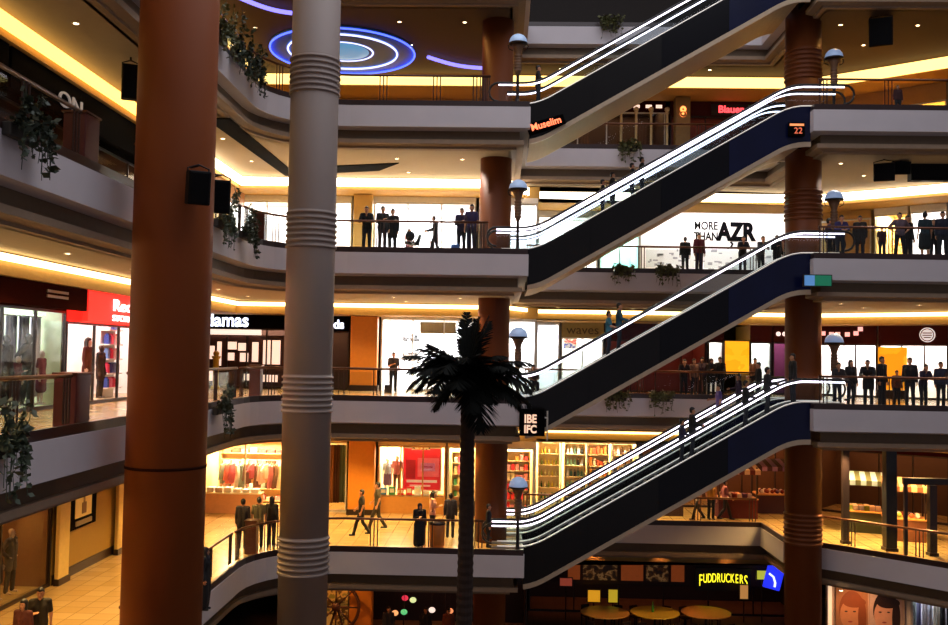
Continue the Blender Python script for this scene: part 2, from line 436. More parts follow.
# ------------------------------------------------------------------ people: one continuous body each, clothes and hair as children
def V(*a): return Vector(a)
def capsule(b, p, r1, q, r2, n=10, flat=1.0):
    p, q = Vector(p), Vector(q); d = q - p; L = d.length
    t = d.normalized() if L > 1e-6 else Vector((0, 0, 1)); u = t.orthogonal().normalized(); w = t.cross(u)
    vs, fs, rings = [], [], []
    for i in range(4): a = -PI / 2 * (1 - i / 4); rings.append((p + t * r1 * math.sin(a), r1 * math.cos(a)))
    rings.append((p, r1)); rings.append((q, r2))
    for i in range(1, 5): a = PI / 2 * i / 4; rings.append((q + t * r2 * math.sin(a), r2 * math.cos(a)))
    for c, r in rings:
        for k in range(n):
            an = 2 * PI * k / n; o = (u * math.cos(an) + w * math.sin(an)) * max(r, 1e-4)
            o.y *= flat
            vs.append(c + o)
    for j in range(len(rings) - 1):
        for k in range(n):
            l = (k + 1) % n; fs.append((j * n + k, j * n + l, (j + 1) * n + l, (j + 1) * n + k))
    b.add(vs, fs)
def fuse(b, voxel, name):
    me = bpy.data.meshes.new(name); me.from_pydata(b.v, [], b.f)
    o = bpy.data.objects.new(name, me); COL.objects.link(o)
    r = o.modifiers.new('r', 'REMESH'); r.mode = 'VOXEL'; r.voxel_size = voxel
    s = o.modifiers.new('s', 'SMOOTH'); s.factor = .5; s.iterations = 3
    dg = bpy.context.evaluated_depsgraph_get(); ev = bpy.data.meshes.new_from_object(o.evaluated_get(dg))
    bpy.data.objects.remove(o); ev.name = name
    ev.polygons.foreach_set('use_smooth', [True] * len(ev.polygons))
    return ev
# joints of a 1.72 m adult who looks along -Y; poses replace some of them
REST = dict(pelvis=(0, 0, .93), waist=(0, 0, 1.08), chest=(0, -.005, 1.30), neck=(0, .005, 1.46), head=(0, -.01, 1.60),
            shL=(.175, 0, 1.41), elL=(.225, .02, 1.13), wrL=(.235, -.04, .88), shR=(-.175, 0, 1.41), elR=(-.225, .02, 1.13), wrR=(-.235, -.04, .88),
            hipL=(.09, 0, .90), knL=(.10, -.01, .49), anL=(.105, .02, .08), hipR=(-.09, 0, .90), knR=(-.10, -.01, .49), anR=(-.105, .02, .08))
POSES = {
    'stand': {},
    'walk': dict(elL=(.23, .10, 1.15), wrL=(.24, .02, .92), elR=(-.23, -.06, 1.14), wrR=(-.22, -.22, .98), knL=(.09, -.17, .50), anL=(.09, -.27, .09), knR=(-.09, .04, .49), anR=(-.09, .30, .13)),
    'lean': dict(pelvis=(0, .12, .92), waist=(0, .08, 1.06), chest=(0, 0, 1.27), neck=(0, -.05, 1.42), head=(0, -.10, 1.55), shL=(.175, -.03, 1.37), shR=(-.175, -.03, 1.37),
                 elL=(.25, -.12, 1.12), wrL=(.10, -.30, 1.10), elR=(-.25, -.12, 1.12), wrR=(-.10, -.32, 1.10), hipL=(.09, .12, .89), hipR=(-.09, .12, .89), knL=(.10, .08, .48), knR=(-.10, .06, .48), anL=(.11, .10, .08), anR=(-.11, .06, .08)),
    'hips': dict(elL=(.40, .06, 1.17), wrL=(.20, -.03, 1.00), elR=(-.40, .06, 1.17), wrR=(-.20, -.03, 1.00), knL=(.14, -.01, .49), anL=(.17, .02, .08), knR=(-.14, -.01, .49), anR=(-.17, .02, .08)),
    'hold': dict(elR=(-.22, .0, 1.12), wrR=(-.08, -.24, 1.20), elL=(.23, .04, 1.13), wrL=(.24, -.03, .88), head=(0, -.03, 1.59)),
    'ride': dict(elR=(-.27, -.05, 1.16), wrR=(-.29, -.26, 1.12), knL=(.10, -.04, .49)),
    'push': dict(elL=(.24, -.05, 1.15), wrL=(.16, -.34, 1.06), elR=(-.24, -.05, 1.15), wrR=(-.16, -.34, 1.06), chest=(0, -.03, 1.29), neck=(0, -.05, 1.45), head=(0, -.09, 1.58), knL=(.09, -.12, .50), anL=(.09, -.16, .09), anR=(-.09, .22, .11), knR=(-.09, .05, .49)),
    'reach': dict(elR=(-.24, -.22, 1.36), wrR=(-.22, -.46, 1.46), elL=(.23, .04, 1.14), wrL=(.22, -.12, .93)),
    'sit': dict(pelvis=(0, .0, .50), waist=(0, .02, .65), chest=(0, .0, .87), neck=(0, .0, 1.03), head=(0, -.02, 1.17), shL=(.175, 0, .98), shR=(-.175, 0, .98), elL=(.22, -.08, .72), wrL=(.12, -.30, .66), elR=(-.22, -.08, .72), wrR=(-.12, -.30, .66),
                hipL=(.09, -.02, .50), hipR=(-.09, -.02, .50), knL=(.11, -.43, .50), knR=(-.11, -.43, .50), anL=(.11, -.42, .08), anR=(-.11, -.40, .08)),
}
def joints(pose):
    J = {k: V(*v) for k, v in REST.items()}
    J.update({k: V(*v) for k, v in POSES[pose].items()}); return J
def limb(b, J, side, inf=0, sleeve=1.0, hand=False):
    s, e, w = J['sh' + side], J['el' + side], J['wr' + side]
    capsule(b, s, .058 + inf, e, .041 + inf)
    if sleeve > .5: capsule(b, e, .041 + inf, w, .028 + inf)
    if hand:
        d = (w - e).normalized(); sg = 1 if side == 'L' else -1
        across = Vector((0, -1, 0)); across = (across - d * across.dot(d)); across = across.normalized() if across.length > .2 else Vector((-sg, 0, 0))
        nrm = d.cross(across)
        palm = w + d * .085
        for o in (-.026, 0, .026): capsule(b, w + d * .01 + across * o * .6, .018, palm + across * o, .015, 8)
        inward = Vector((-sg, 0, -.2)); inward = (inward - d * inward.dot(d)).normalized()
        for i, (o, L) in enumerate(((.033, .062), (.011, .072), (-.011, .067), (-.033, .052))):
            a = palm + across * o; k = a + d * L * .55 + inward * .008; t = k + d * L * .40 + inward * .022
            capsule(b, a, .0105, k, .0100, 8); capsule(b, k, .0100, t, .0085, 8)
        a = w + d * .03 + across * .026; k = a + across * .030 + d * .028; t = k + d * .030 + across * .006 + inward * .01
        capsule(b, a, .013, k, .0115, 8); capsule(b, k, .0115, t, .010, 8)
def torso(b, J, inf=0, fem=0):
    w = .15 - .012 * fem
    for s in (-1, 1):
        capsule(b, J['pelvis'] + V(s * .075, 0, 0), .100 + inf, J['waist'] + V(s * (.065 - .01 * fem), 0, 0), .090 + inf - .008 * fem, 12)
        capsule(b, J['waist'] + V(s * (.065 - .01 * fem), 0, 0), .090 + inf - .008 * fem, J['chest'] + V(s * .085, 0, 0), .100 + inf, 12)
        capsule(b, J['chest'] + V(s * .085, 0, 0), .100 + inf, J['chest'] + V(s * .06, .01, .10), .075 + inf, 12)
        capsule(b, J['neck'] + V(s * .03, 0, -.03), .050 + inf * .6, J['shL' if s > 0 else 'shR'], .060 + inf)
        if fem: capsule(b, J['chest'] + V(s * .07, -.05, -.02), .062 + inf, J['chest'] + V(s * .07, -.07, -.03), .05 + inf)
def leg(b, J, side, inf=0, lower=True):
    h, k, a = J['hip' + side], J['kn' + side], J['an' + side]
    capsule(b, h, .085 + inf, k, .055 + inf, 12)
    if lower:
        capsule(b, k, .055 + inf, k.lerp(a, .35) + V(0, .012, 0), .052 + inf); capsule(b, k.lerp(a, .35) + V(0, .012, 0), .052 + inf, a, .036 + inf)
def body_mesh(pose, fem):
    J = joints(pose); b = MB(); torso(b, J, 0, fem)
    h = J['head']; n = J['neck']
    capsule(b, n + V(0, 0, -.06), .055, h + V(0, .01, -.07), .050)
    capsule(b, h + V(0, .012, .035), .082, h + V(0, -.002, -.02), .074, 14); capsule(b, h + V(0, -.02, -.03), .062, h + V(0, -.045, -.085), .034, 12)
    capsule(b, h + V(0, -.075, .012), .010, h + V(0, -.098, -.022), .016, 8)      # nose
    capsule(b, h + V(-.028, -.072, -.060), .010, h + V(.028, -.072, -.060), .010, 8)   # lips
    capsule(b, h + V(-.035, -.070, .028), .010, h + V(.035, -.070, .028), .010, 8)   # brow
    for s in (-1, 1): capsule(b, h + V(s * .078, .015, .012), .012, h + V(s * .080, .012, -.025), .010, 8)
    for s in 'LR':
        limb(b, J, s, 0, 1, True); leg(b, J, s)
        a = J['an' + s]; capsule(b, a + V(0, .03, -.035), .036, a + V(0, -.14, -.052), .028)
    me = fuse(b, .0105, 'body')
    for i in range(3): me.materials.append(None)
    eyes = [h + V(s * .032, -.078, .008) for s in (-1, 1)]; mouth = h + V(0, -.082, -.060)
    for p in me.polygons:
        c = p.center
        if c.z > h.z - .2:
            if min((c - e).length for e in eyes) < .013: p.material_index = 1
            elif abs(c.x) < .026 and abs(c.z - mouth.z) < .008 and c.y < mouth.y + .03: p.material_index = 2
    return me
def garment(kind, pose, fem):
    J = joints(pose); b = MB(); h = J['head']
    if kind in ('shirt', 'jumper', 'vest'):
        torso(b, J, .016, fem)
        for s in 'LR': 
            if kind == 'jumper': limb(b, J, s, .014, 1)
            elif kind == 'shirt': capsule(b, J['sh' + s], .074, J['sh' + s].lerp(J['el' + s], .75), .062)
    elif kind == 'coat':
        torso(b, J, .022, fem)
        for s in 'LR':
            limb(b, J, s, .018, 1); capsule(b, J['hip' + s] + V(0, 0, .05), .115, J['hip' + s].lerp(J['kn' + s], .55), .105, 12)
    elif kind in ('trousers', 'shorts', 'skirt'):
        for s in (-1, 1): capsule(b, J['pelvis'] + V(s * .075, 0, 0), .113, J['pelvis'] + V(s * .07, 0, .09), .10, 12)
        for s in 'LR':
            if kind == 'trousers':
                leg(b, J, s, .013); capsule(b, J['kn' + s], .07, J['an' + s] + V(0, 0, .0), .062)
            elif kind == 'shorts': leg(b, J, s, .02, False)
            else:
                capsule(b, J['hip' + s], .12, J['kn' + s], .125, 12); capsule(b, (J['hipL'] + J['hipR']) / 2, .12, (J['knL'] + J['knR']) / 2, .12, 12)
    elif kind == 'robe':
        torso(b, J, .026, fem)
        for s in 'LR':
            limb(b, J, s, .026, 1); capsule(b, J['hip' + s], .13, J['kn' + s], .135, 12); capsule(b, J['kn' + s], .135, J['an' + s] + V(0, 0, .06), .13, 12)
        capsule(b, (J['hipL'] + J['hipR']) / 2, .13, (J['anL'] + J['anR']) / 2 + V(0, 0, .06), .14, 12)
    elif kind == 'shoe':
        pass
    elif kind == 'short_hair':
        capsule(b, h + V(0, .025, .050), .088, h + V(0, .030, .0), .078, 14); capsule(b, h + V(0, -.035, .085), .045, h + V(0, .02, .09), .06)
    elif kind == 'long_hair':
        capsule(b, h + V(0, .025, .050), .092, h + V(0, .035, .0), .086, 14); capsule(b, h + V(0, .05, .0), .085, h + V(0, .06, -.24), .06, 12)
        for s in (-1, 1): capsule(b, h + V(s * .065, .01, .03), .035, h + V(s * .075, .01, -.17), .028)
        capsule(b, h + V(0, -.035, .085), .045, h + V(0, .02, .09), .06)
    elif kind == 'bun_hair':
        capsule(b, h + V(0, .025, .050), .09, h + V(0, .030, .0), .08, 14); capsule(b, h + V(0, .06, .12), .05, h + V(0, .08, .13), .045); capsule(b, h + V(0, -.035, .085), .045, h + V(0, .02, .09), .06)
    elif kind == 'headscarf':
        capsule(b, h + V(0, .02, .045), .098, h + V(0, .03, -.02), .092, 14); capsule(b, h + V(0, .02, -.09), .085, h + V(0, .0, -.19), .13, 14)
        for s in (-1, 1): capsule(b, h + V(s * .07, -.01, .02), .03, h + V(s * .05, -.03, -.10), .04)
    me = fuse(b, .016 if 'hair' not in kind else .013, kind); me.materials.append(None); return me
def shoe_mesh(pose, side):
    J = joints(pose); a = J['an' + side]; b = MB()
    capsule(b, a + V(0, .03, -.030), .045, a + V(0, -.15, -.046), .034); capsule(b, a + V(0, .015, .0), .046, a + V(0, .02, -.03), .046)
    me = fuse(b, .014, 'shoe'); me.materials.append(None); return me
PM = {}
def cached(key, fn):
    if key not in PM: PM[key] = fn()
    return PM[key]
def child(me, name, m, par):
    o = bpy.data.objects.new(name, me); COL.objects.link(o); o.parent = par
    ms = m if isinstance(m, (list, tuple)) else [m]
    for i, x in enumerate(ms): o.material_slots[i].link = 'OBJECT'; o.material_slots[i].material = x
    return o
m_eye = mat('eye_dark', '#1a120e', .3); m_lip_ = mat('lip', '#8a4a40', .5)
def cloth(c): return mat('cloth_' + c.strip('#'), c, .85, var=.12, scale=14)
def skin(c): return mat('skin_' + c.strip('#'), c, .55, var=.05)
def person(label, loc, rz=0, pose='stand', top='jumper', topc='#202028', bot='trousers', botc='#181820', hair='short_hair', hairc='#120d0a', skinc='#b07a58', shoec='#15110f', h=1.72, group=None, cat='person', plain=None, nm='person'):
    fem = 1 if hair in ('long_hair', 'headscarf', 'bun_hair') else 0
    ms = [plain] * 3 if plain else [skin(skinc), m_eye, m_lip_]
    b = child(cached(('body', pose, fem), lambda: body_mesh(pose, fem)), nm, ms, None)
    tag(b, label, cat, group); b.location = loc; b.rotation_euler = (0, 0, rz); b.scale = (h / 1.72,) * 3
    if top: child(cached((top, pose, fem), lambda: garment(top, pose, fem)), {'jumper': 'jumper', 'shirt': 'shirt', 'coat': 'coat', 'robe': 'robe', 'vest': 'vest'}[top], cloth(topc), b)
    if bot and top != 'robe': child(cached((bot, pose, fem), lambda: garment(bot, pose, fem)), bot, cloth(botc), b)
    if hair: child(cached((hair, pose, fem), lambda: garment(hair, pose, fem)), 'headscarf' if hair == 'headscarf' else 'hair', cloth(hairc) if hair == 'headscarf' else mat('hair_' + hairc.strip('#'), hairc, .6), b)
    if shoec:
        for s in 'LR': child(cached(('shoe', pose, s), lambda: shoe_mesh(pose, s)), 'shoe', mat('shoe_' + shoec.strip('#'), shoec, .5), b)
    return b
def stand_at(px, k, Y, dz=0):
    z = LZ[k] + dz; return (xof(px, Y, z), Y, z)
# ------------------------------------------------------------------ balustrades
m_rail = mat('rail_bronze', '#5c3a2a', .3, .7); m_post = mat('post_bronze', '#3a261e', .4, .5); m_bgl = glass('balustrade_glass', (.88, .92, .92))
def balustrade(label, k, path, cluster=2.3, dense=()):
    z = LZ[k]; t = thing('balustrade', label, 'balustrade', (0, 0, z + .12))
    P = [Vector((x, y, 0)) for x, y in path]
    b = MB(); b.tube([p + Vector((0, 0, .98)) for p in P], .045, 8); b.build('handrail', m_rail, t, True)
    seg = [(P[i + 1] - P[i]).length for i in range(len(P) - 1)]; L = sum(seg)
    def pt(d):
        for i, s in enumerate(seg):
            if d <= s or i == len(seg) - 1: 
                v = P[i + 1] - P[i]; return P[i] + v * min(1, d / s), v.normalized()
            d -= s
    n = max(1, round(L / cluster)); marks = [L * i / n for i in range(n + 1)]
    pm = None
    for q in marks:
        for o in (-.13, 0, .13):
            d = q + o
            if q == 0: d = .05 + (o + .13)
            if q == L: d = L - .05 - (.13 - o)
            p, v = pt(max(0, min(L, d)))
            if pm is None:
                m = MB(); m.lathe([(.022, 0), (.022, .96)], n=8); pm = m.build('post', m_post, t); c = pm
            else: c = pm.copy(); COL.objects.link(c)
            c.location = p
    for d in dense:
        p, v = pt(d); c = pm.copy(); COL.objects.link(c); c.location = p
    for i in range(n):
        b = MB(); vs = []; m = 10
        for j in range(m + 1):
            p, v = pt(marks[i] + .2 + (marks[i + 1] - marks[i] - .4) * j / m); vs.append(p)
        pts = [(p.x, p.y) for p in vs]
        b.sweep(pts, [(-.006, .06), (.006, .06), (.006, .86), (-.006, .86)]); b.build('glass_panel', m_bgl, t)
    return t
LEFT1 = [(-8.83, 8.0), (-8.83, 19.4)]; LEFT2 = [(-8.83, 22.4), (-8.83, 31.75)]
BACK = [(x - .09 * math.cos(PI / 2 * i / 8), y + .09 * math.sin(PI / 2 * i / 8)) for i, (x, y) in enumerate(ARC)] + [(-.5, 35.12)]
MID = [(1.1, 42.12), (11.3, 42.12)]; RIGHT = [(11.65, 35.12), (27, 35.12)]
off2 = MB(); off2.sweep(edge(2)[-10:], [(-.12, 0), (-.13, 0)], False)
RIGHT2 = [(v[0], v[1]) for v in off2.v[0::2]][1:-1]
side = {2: 'wall with the framed picture', 3: 'drapery shop window', 4: 'black letter sign', 5: 'gold ceiling strip'}
for k in (3, 4, 2):
    balustrade('glass balustrade on the %s, before the %s' % (GAL[k], side[k]), k, LEFT1)
nm2 = {2: 'clothes shop', 3: 'jewellery shop', 4: 'loudspeakers', 5: 'blue ring light'}
bk = {2: 'red poster', 3: 'palm crown', 4: 'dark silhouettes', 5: 'gold back wall'}
md = {2: 'market stalls', 3: 'yellow light panel', 4: 'black lettering', 5: 'small red shop sign'}
rt = {2: 'dark stall posts', 3: 'dark red shop fronts', 4: 'cream window', 5: 'gold ceiling strip'}
for k in (2, 3, 4, 5):
    balustrade('glass balustrade on the %s between the large columns, by the %s' % (GAL[k], nm2[k]), k, LEFT2)
    balustrade('glass balustrade along the back of the %s, before the %s' % (GAL[k], bk[k]), k, BACK, 2.2, [2.3 + .14 * i for i in range(9)] if k == 2 else ([4.4, 4.6, 4.8] if k == 3 else [9.4 + .13 * i for i in range(5)]))
    balustrade('glass balustrade on the recessed part of the %s, before the %s' % (GAL[k], md[k]), k, MID)
    balustrade('glass balustrade beyond the escalator tops, %s, by the %s' % (GAL[k], rt[k]), k, RIGHT2 if k == 2 else RIGHT, 2.4)
# dark red end pedestals of the rails beside the columns
m_ped = mat('pedestal_dark_red', '#4a1612', .4)
for k, y, lab in ((3, 19.85, 'dark red pedestal ending the rail of the drapery shop balustrade at the terracotta column'), (4, 19.85, 'dark red pedestal ending the rail by the dark shops at the terracotta column'),):
    b = MB(); b.box(-.24, .24, -.35, .35, 0, 1.12); o = b.build('pedestal', m_ped, bevel=.02); o.location = (-9.0, y, LZ[k]); tag(o, lab, 'pedestal')
    b = MB(); b.box(-.27, .27, -.38, .38, 1.12, 1.16); b.build('cap', m_rail, o)
for k, lab in ((2, 'dark red pedestal on the lowest gallery behind the pale grey column'), (3, 'dark red pedestal on the second gallery up behind the pale grey column'), (4, 'dark red pedestal on the third gallery up behind the pale grey column')):
    b = MB(); b.box(-.2, .2, -.2, .2, 0, 1.15); o = b.build('pedestal', m_ped, bevel=.02); o.location = (-8.72, 33.9, LZ[k]); tag(o, lab, 'pedestal')
    b = MB(); b.box(-.23, .23, -.23, .23, 1.15, 1.19); b.build('cap', m_rail, o)

# ------------------------------------------------------------------ globe lamp posts at the escalator landings
m_iron = mat('lamp_post_iron', '#241a16', .4, .5); m_wick = mat('lamp_basket', '#6a4a30', .6)
m_globe = mat('lamp_globe', '#9fb4c8', .35, emit='#8fa8d8', es=.35)
def lamp_post(label, x, y, z):
    t = thing('lamp_post', label, 'lamp post', (x, y, z))
    b = MB(); b.lathe([(.13, 0), (.13, .06), (.08, .12), (.06, .3), (.05, 2.2), (.07, 2.24)], n=12); b.build('pole', m_iron, t, True)
    b = MB(); b.lathe([(.06, 1.15), (.11, 1.3), (.125, 1.6), (.10, 1.95), (.16, 2.15), (.24, 2.3)], n=14)
    for i in range(6): b.lathe([(.12, 1.3 + i * .11), (.15, 1.34 + i * .11), (.12, 1.38 + i * .11)], n=14, cap=False)
    b.build('basket', m_wick, t, True)
    b = MB()
    for s in (-1, 1): b.tube([(s * .2, 0, 2.1), (s * .34, 0, 2.16), (s * .38, 0, 2.28), (s * .3, 0, 2.36)], .02, 6)
    b.build('bracket', m_iron, t, True)
    b = MB(); b.lathe([(.34, 2.36), (.345, 2.42), (.31, 2.55), (.22, 2.66), (.1, 2.72), (.01, 2.735)], n=20); b.build('globe', m_globe, t, True)
    b = MB(); b.lathe([(.26, 2.30), (.36, 2.34), (.36, 2.38), (.30, 2.38)], n=20); b.build('collar', m_iron, t, True)
    return t
for k in (2, 3, 4, 5):
    lamp_post('globe lamp post beside the lower escalator landing on the %s' % GAL[k], xof(515, 34.95, LZ[k] + 2) + .12, 35.2 - .03, LZ[k])
for k in (3, 4, 5):
    lamp_post('globe lamp post beside the upper escalator landing on the %s' % GAL[k], 12.74, 36.62, LZ[k])

# ------------------------------------------------------------------ loudspeakers
m_spk = mat('speaker_cabinet', '#060607', .6, spec=.15); m_grl = mat('speaker_grille', '#0c0c0e', .8, spec=.1)
def loudspeaker(label, loc, rz, tilt, size=(.55, .5, .78), hang=None):
    t = thing('hanging_loudspeaker' if 'hung' in label else 'loudspeaker', label, 'speaker', loc, rz)
    w, d, h = size; R = Matrix.Rotation(tilt, 4, 'X')
    b = MB(); b.box(-w / 2, w / 2, -d / 2, d / 2, -h / 2, h / 2); o = b.build('cabinet', m_spk, t, bevel=.03); o.matrix_local = R
    b = MB(); b.box(-w / 2 + .04, w / 2 - .04, -d / 2 - .02, -d / 2, -h / 2 + .04, h / 2 - .04); o = b.build('grille', m_grl, t, bevel=.01); o.matrix_local = R
    b = MB()
    for s in (-1, 1): b.tube([(s * w * .48, 0, .1), (s * w * .48, 0, h / 2 + .06), (0, 0, h / 2 + .14)], .02, 6)
    if hang: b.tube([(0, 0, h / 2 + .12), hang], .025, 6)
    b.build('bracket', m_iron, t)
    return t
def to_col(x, y, rz, up):
    d = Vector((-7.36 - x, 21.0 - y, 0)); L = d.length - .91; d = d.normalized() * L
    d.rotate(Matrix.Rotation(-rz, 3, 'Z')); return (d.x, d.y, up)
z_ = at(198, 188, 20.0).z; x_ = xof(198, 20.0, z_)
loudspeaker('larger black loudspeaker on the terracotta column, in front of its twin', (x_, 20.0, z_), .5, .15, (.46, .44, .72), to_col(x_, 20.0, .5, .5))
z_ = at(221, 197, 21.95).z; x_ = xof(221, 21.95, z_)
loudspeaker('smaller black loudspeaker behind the first one on the terracotta column', (x_, 21.95, z_), .3, .15, (.42, .42, .78), to_col(x_, 21.95, .3, .5))
p = at(884, 172, 36.2); loudspeaker('black loudspeaker with pale cone hung under the top gallery, beside its smaller twin', (p.x, 36.2, p.z), -.35, .25, (.75, .6, .66), (0, 0, 9.37 - p.z))
p = at(901, 168, 36.6); loudspeaker('black loudspeaker hung under the top gallery against the long black box', (p.x, 36.6, p.z), -.1, .2, (.6, .5, .5), (0, 0, 9.37 - p.z))
p = at(881, 32, 36.2); loudspeaker('black loudspeaker hung from the ceiling above the top gallery', (p.x, 36.2, p.z), -.4, .3, (.85, .7, 1.05), (0, 0, 14.87 - p.z))
p = at(131, 68, 24.5); loudspeaker('tall black loudspeaker hung under the top gallery behind the terracotta column', (xof(130, 24.5, 8.7), 24.5, 8.7), .4, .1, (.42, .45, .9), (0, 0, .67))
# long black box under the top gallery
a = at(908, 158, 37.4); c = at(948, 182, 37.4)
b = MB(); b.box(a.x, 21, 37.1, 37.5, c.z, a.z); o = b.build('display_box', m_spk, bevel=.03); tag(o, 'long black display box hung under the top gallery behind the loudspeakers', 'display box')
b = MB()
for x in (17.2, 20.3): b.tube([(x, 37.3, a.z - .02), (x, 37.3, 9.42)], .02, 6)
b.build('hanger', m_iron, o)

# ------------------------------------------------------------------ ceiling rings and slots on the top storey
m_blue = emat('blue_ring_light', '#4a64ff', 2.6); m_bluew = emat('pale_blue_light', '#b9c4ff', 2.2); m_bluep = mat('blue_ring_paint', '#2f74d0', .5)
m_brwn = mat('ring_brown_paint', '#5a3a24', .7)
cx, cy, cz = xof(343, 40.7, 14.8), 40.7, 14.9
t = thing('ceiling_ring_light', 'large round blue neon ring light with a glowing centre dish in the top ceiling', 'ceiling light', (cx, cy, cz))
b = MB(); b.lathe([(2.35, -.02), (3.15, -.02), (3.15, -.10), (2.35, -.10)], n=64); b.build('ring_tray', m_bluep, t, True)
for r in (3.12, 2.36):
    b = MB(); b.tube([(r * math.cos(2 * PI * i / 64), r * math.sin(2 * PI * i / 64), -.14) for i in range(64)], .04, 6, True); b.build('neon_tube', m_blue if r > 3 else m_bluew, t, True)
b = MB(); b.lathe([(.02, -.22), (.6, -.20), (1.1, -.12), (1.25, -.02)], n=40); b.build('centre_dish', mat('dish_blue', '#4f9ad0', .4, emit='#6ab4e8', es=.55), t, True)
b = MB(); b.tube([(1.3 * math.cos(2 * PI * i / 48), 1.3 * math.sin(2 * PI * i / 48), -.1) for i in range(48)], .04, 6, True); b.build('neon_tube', m_bluew, t, True)
for (p0, p1, lab) in (((236, -4), (292, 13), 'curved blue neon tube on the ceiling beside the pale grey column'), ((428, 57), (482, 68), 'short violet neon tube on the ceiling near the brown column')):
    def onz(px, py, z):
        d = RT * ((px - CX) / F) - UP * ((py - CY) / F) + FW; return CAM + d * ((z - CAM.z) / d.z)
    A = onz(*p0, 14.75); B = onz(*p1, 14.75)
    t = thing('neon_tube', lab, 'neon light', A)
    b = MB(); pts = [(B - A) * (i / 10) + Vector((0, .35 * math.sin(PI * i / 10), 0)) for i in range(11)]; b.tube(pts, .085, 8); b.build('tube', emat('violet_tube', '#7a74ff', 2.4), t, True)
    b = MB(); b.tube([p + Vector((0, 0, .05)) for p in pts], .04, 6); b.build('holder', m_iron, t)
# dark slots in the ceiling of the third gallery
for poly, lab in (([(-9.9, 31), (-9.1, 31), (-8.95, 41), (-9.5, 41)], 1), ([(-8.6, 40.6), (-8.6, 39.2), (-4.2, 38.0), (-5.2, 39.6)], 2)):
    b = MB(); b.prism(poly, 9.36, 9.42); tn += 1; struct(b.build('trim_%d' % tn, mat('slot_dark', '#08070a', .9, spec=.02)))

# ------------------------------------------------------------------ trailing plants in troughs on the fascias
m_trough = mat('trough_dark', '#2a241e', .7)
LEAF = [mat('leaf_dark_green', '#26301c', .6, var=.3), mat('leaf_grey_green', '#3c4630', .6, var=.3), mat('leaf_olive', '#4a4a24', .6, var=.3)]
def trailing_plant(label, loc, rz, w=.8, drop=1.1, up=.4, n=240, mi=0, seed=0, group=None):
    rnd = random.Random(seed); t = thing('trailing_plant', label, 'plant', loc, rz, group)
    b = MB(); b.box(-w / 2, w / 2, -.16, .0, -.2, .04); b.build('trough', m_trough, t, bevel=.02)
    b = MB()
    for s in range(26):
        x = rnd.uniform(-w / 2, w / 2); dn = rnd.random() < .62
        L = rnd.uniform(.3, 1) * (drop if dn else up)
        pts = []
        for i in range(6):
            f = i / 5
            pts.append(Vector((x + rnd.uniform(-.05, .05) + (x * .35) * f, -.10 - .22 * math.sin(f * PI * .6) - rnd.uniform(0, .06), .05 + (.18 * math.sin(f * PI) - L * f * f if dn else L * f))))
        b.tube(pts, .008, 4)
        for i in range(n // 26):
            f = rnd.random() * 4.99; j = int(f); c = pts[j].lerp(pts[j + 1], f - j)
            d = Vector((rnd.uniform(-1, 1), rnd.uniform(-1, .3), rnd.uniform(-.9, .6))).normalized(); q = d.cross(Vector((rnd.uniform(-1, 1), rnd.uniform(-1, 1), rnd.uniform(-1, 1)))).normalized()
            l = rnd.uniform(.10, .2); ww = l * .32
            b.add([c, c + d * l * .5 + q * ww, c + d * l, c + d * l * .5 - q * ww], [(0, 1, 2, 3)])
    b.build('foliage', LEAF[mi], t)
    return t
tp = trailing_plant
tp('trailing plant hanging over the second gallery edge in front of the drapery shop', (-8.6, 16.15, -.05), PI / 2, .7, 1.0, .9, 420, 1, 1)
tp('trailing plant on the third gallery edge below the black letter sign', (-8.6, 16.4, 5.5), PI / 2, 1.0, .9, .8, 420, 0, 2)
tp('trailing plant on the second gallery edge below the jewellery shop sign', (-8.55, 28.6, -.05), PI / 2, .8, 1.1, .8, 420, 0, 3)
tp('trailing plant on the third gallery edge close to the loudspeakers', (-8.55, 28.3, 5.55), PI / 2, 1.2, .9, 1.2, 420, 1, 4)
tp('trailing plant on the third gallery edge, by the pale grey column', (-8.55, 31.0, 5.55), PI / 2, 1.0, .9, .9, 420, 0, 5)
tp('trailing plant on the top gallery edge, next to the terracotta column', (-8.55, 27.6, 11.1), PI / 2, 1.2, .8, 1.4, 420, 2, 6)
tp('trailing plant on the top gallery edge, middle one between the two large columns', (-8.55, 29.6, 11.1), PI / 2, 1.2, .9, 1.2, 420, 0, 7)
tp('trailing plant on the top gallery edge, next to the pale grey column', (-8.55, 31.4, 11.1), PI / 2, 1.0, .9, .9, 420, 0, 8)
for px, k, s, lab in ((617, 3, 11, 'small trailing plant on the recessed second gallery edge, under the dark red cafe'), (660, 3, 12, 'small trailing plant on the recessed second gallery edge, under the standing crowd'),
                      (622, 4, 13, 'small trailing plant on the recessed third gallery edge, below the pale doorway'), (667, 4, 14, 'small trailing plant on the recessed third gallery edge, below the standing couple'),
                      (628, 5, 15, 'small trailing plant on the recessed top gallery edge, below the white posts'), (610, 6, 16, 'small trailing plant on the highest ledge beside the top escalator')):
    tp(lab, (xof(px, 41.9, LZ[k]), 41.86, LZ[k] - .02), 0, .8, .8, .3, 260, 2, s)

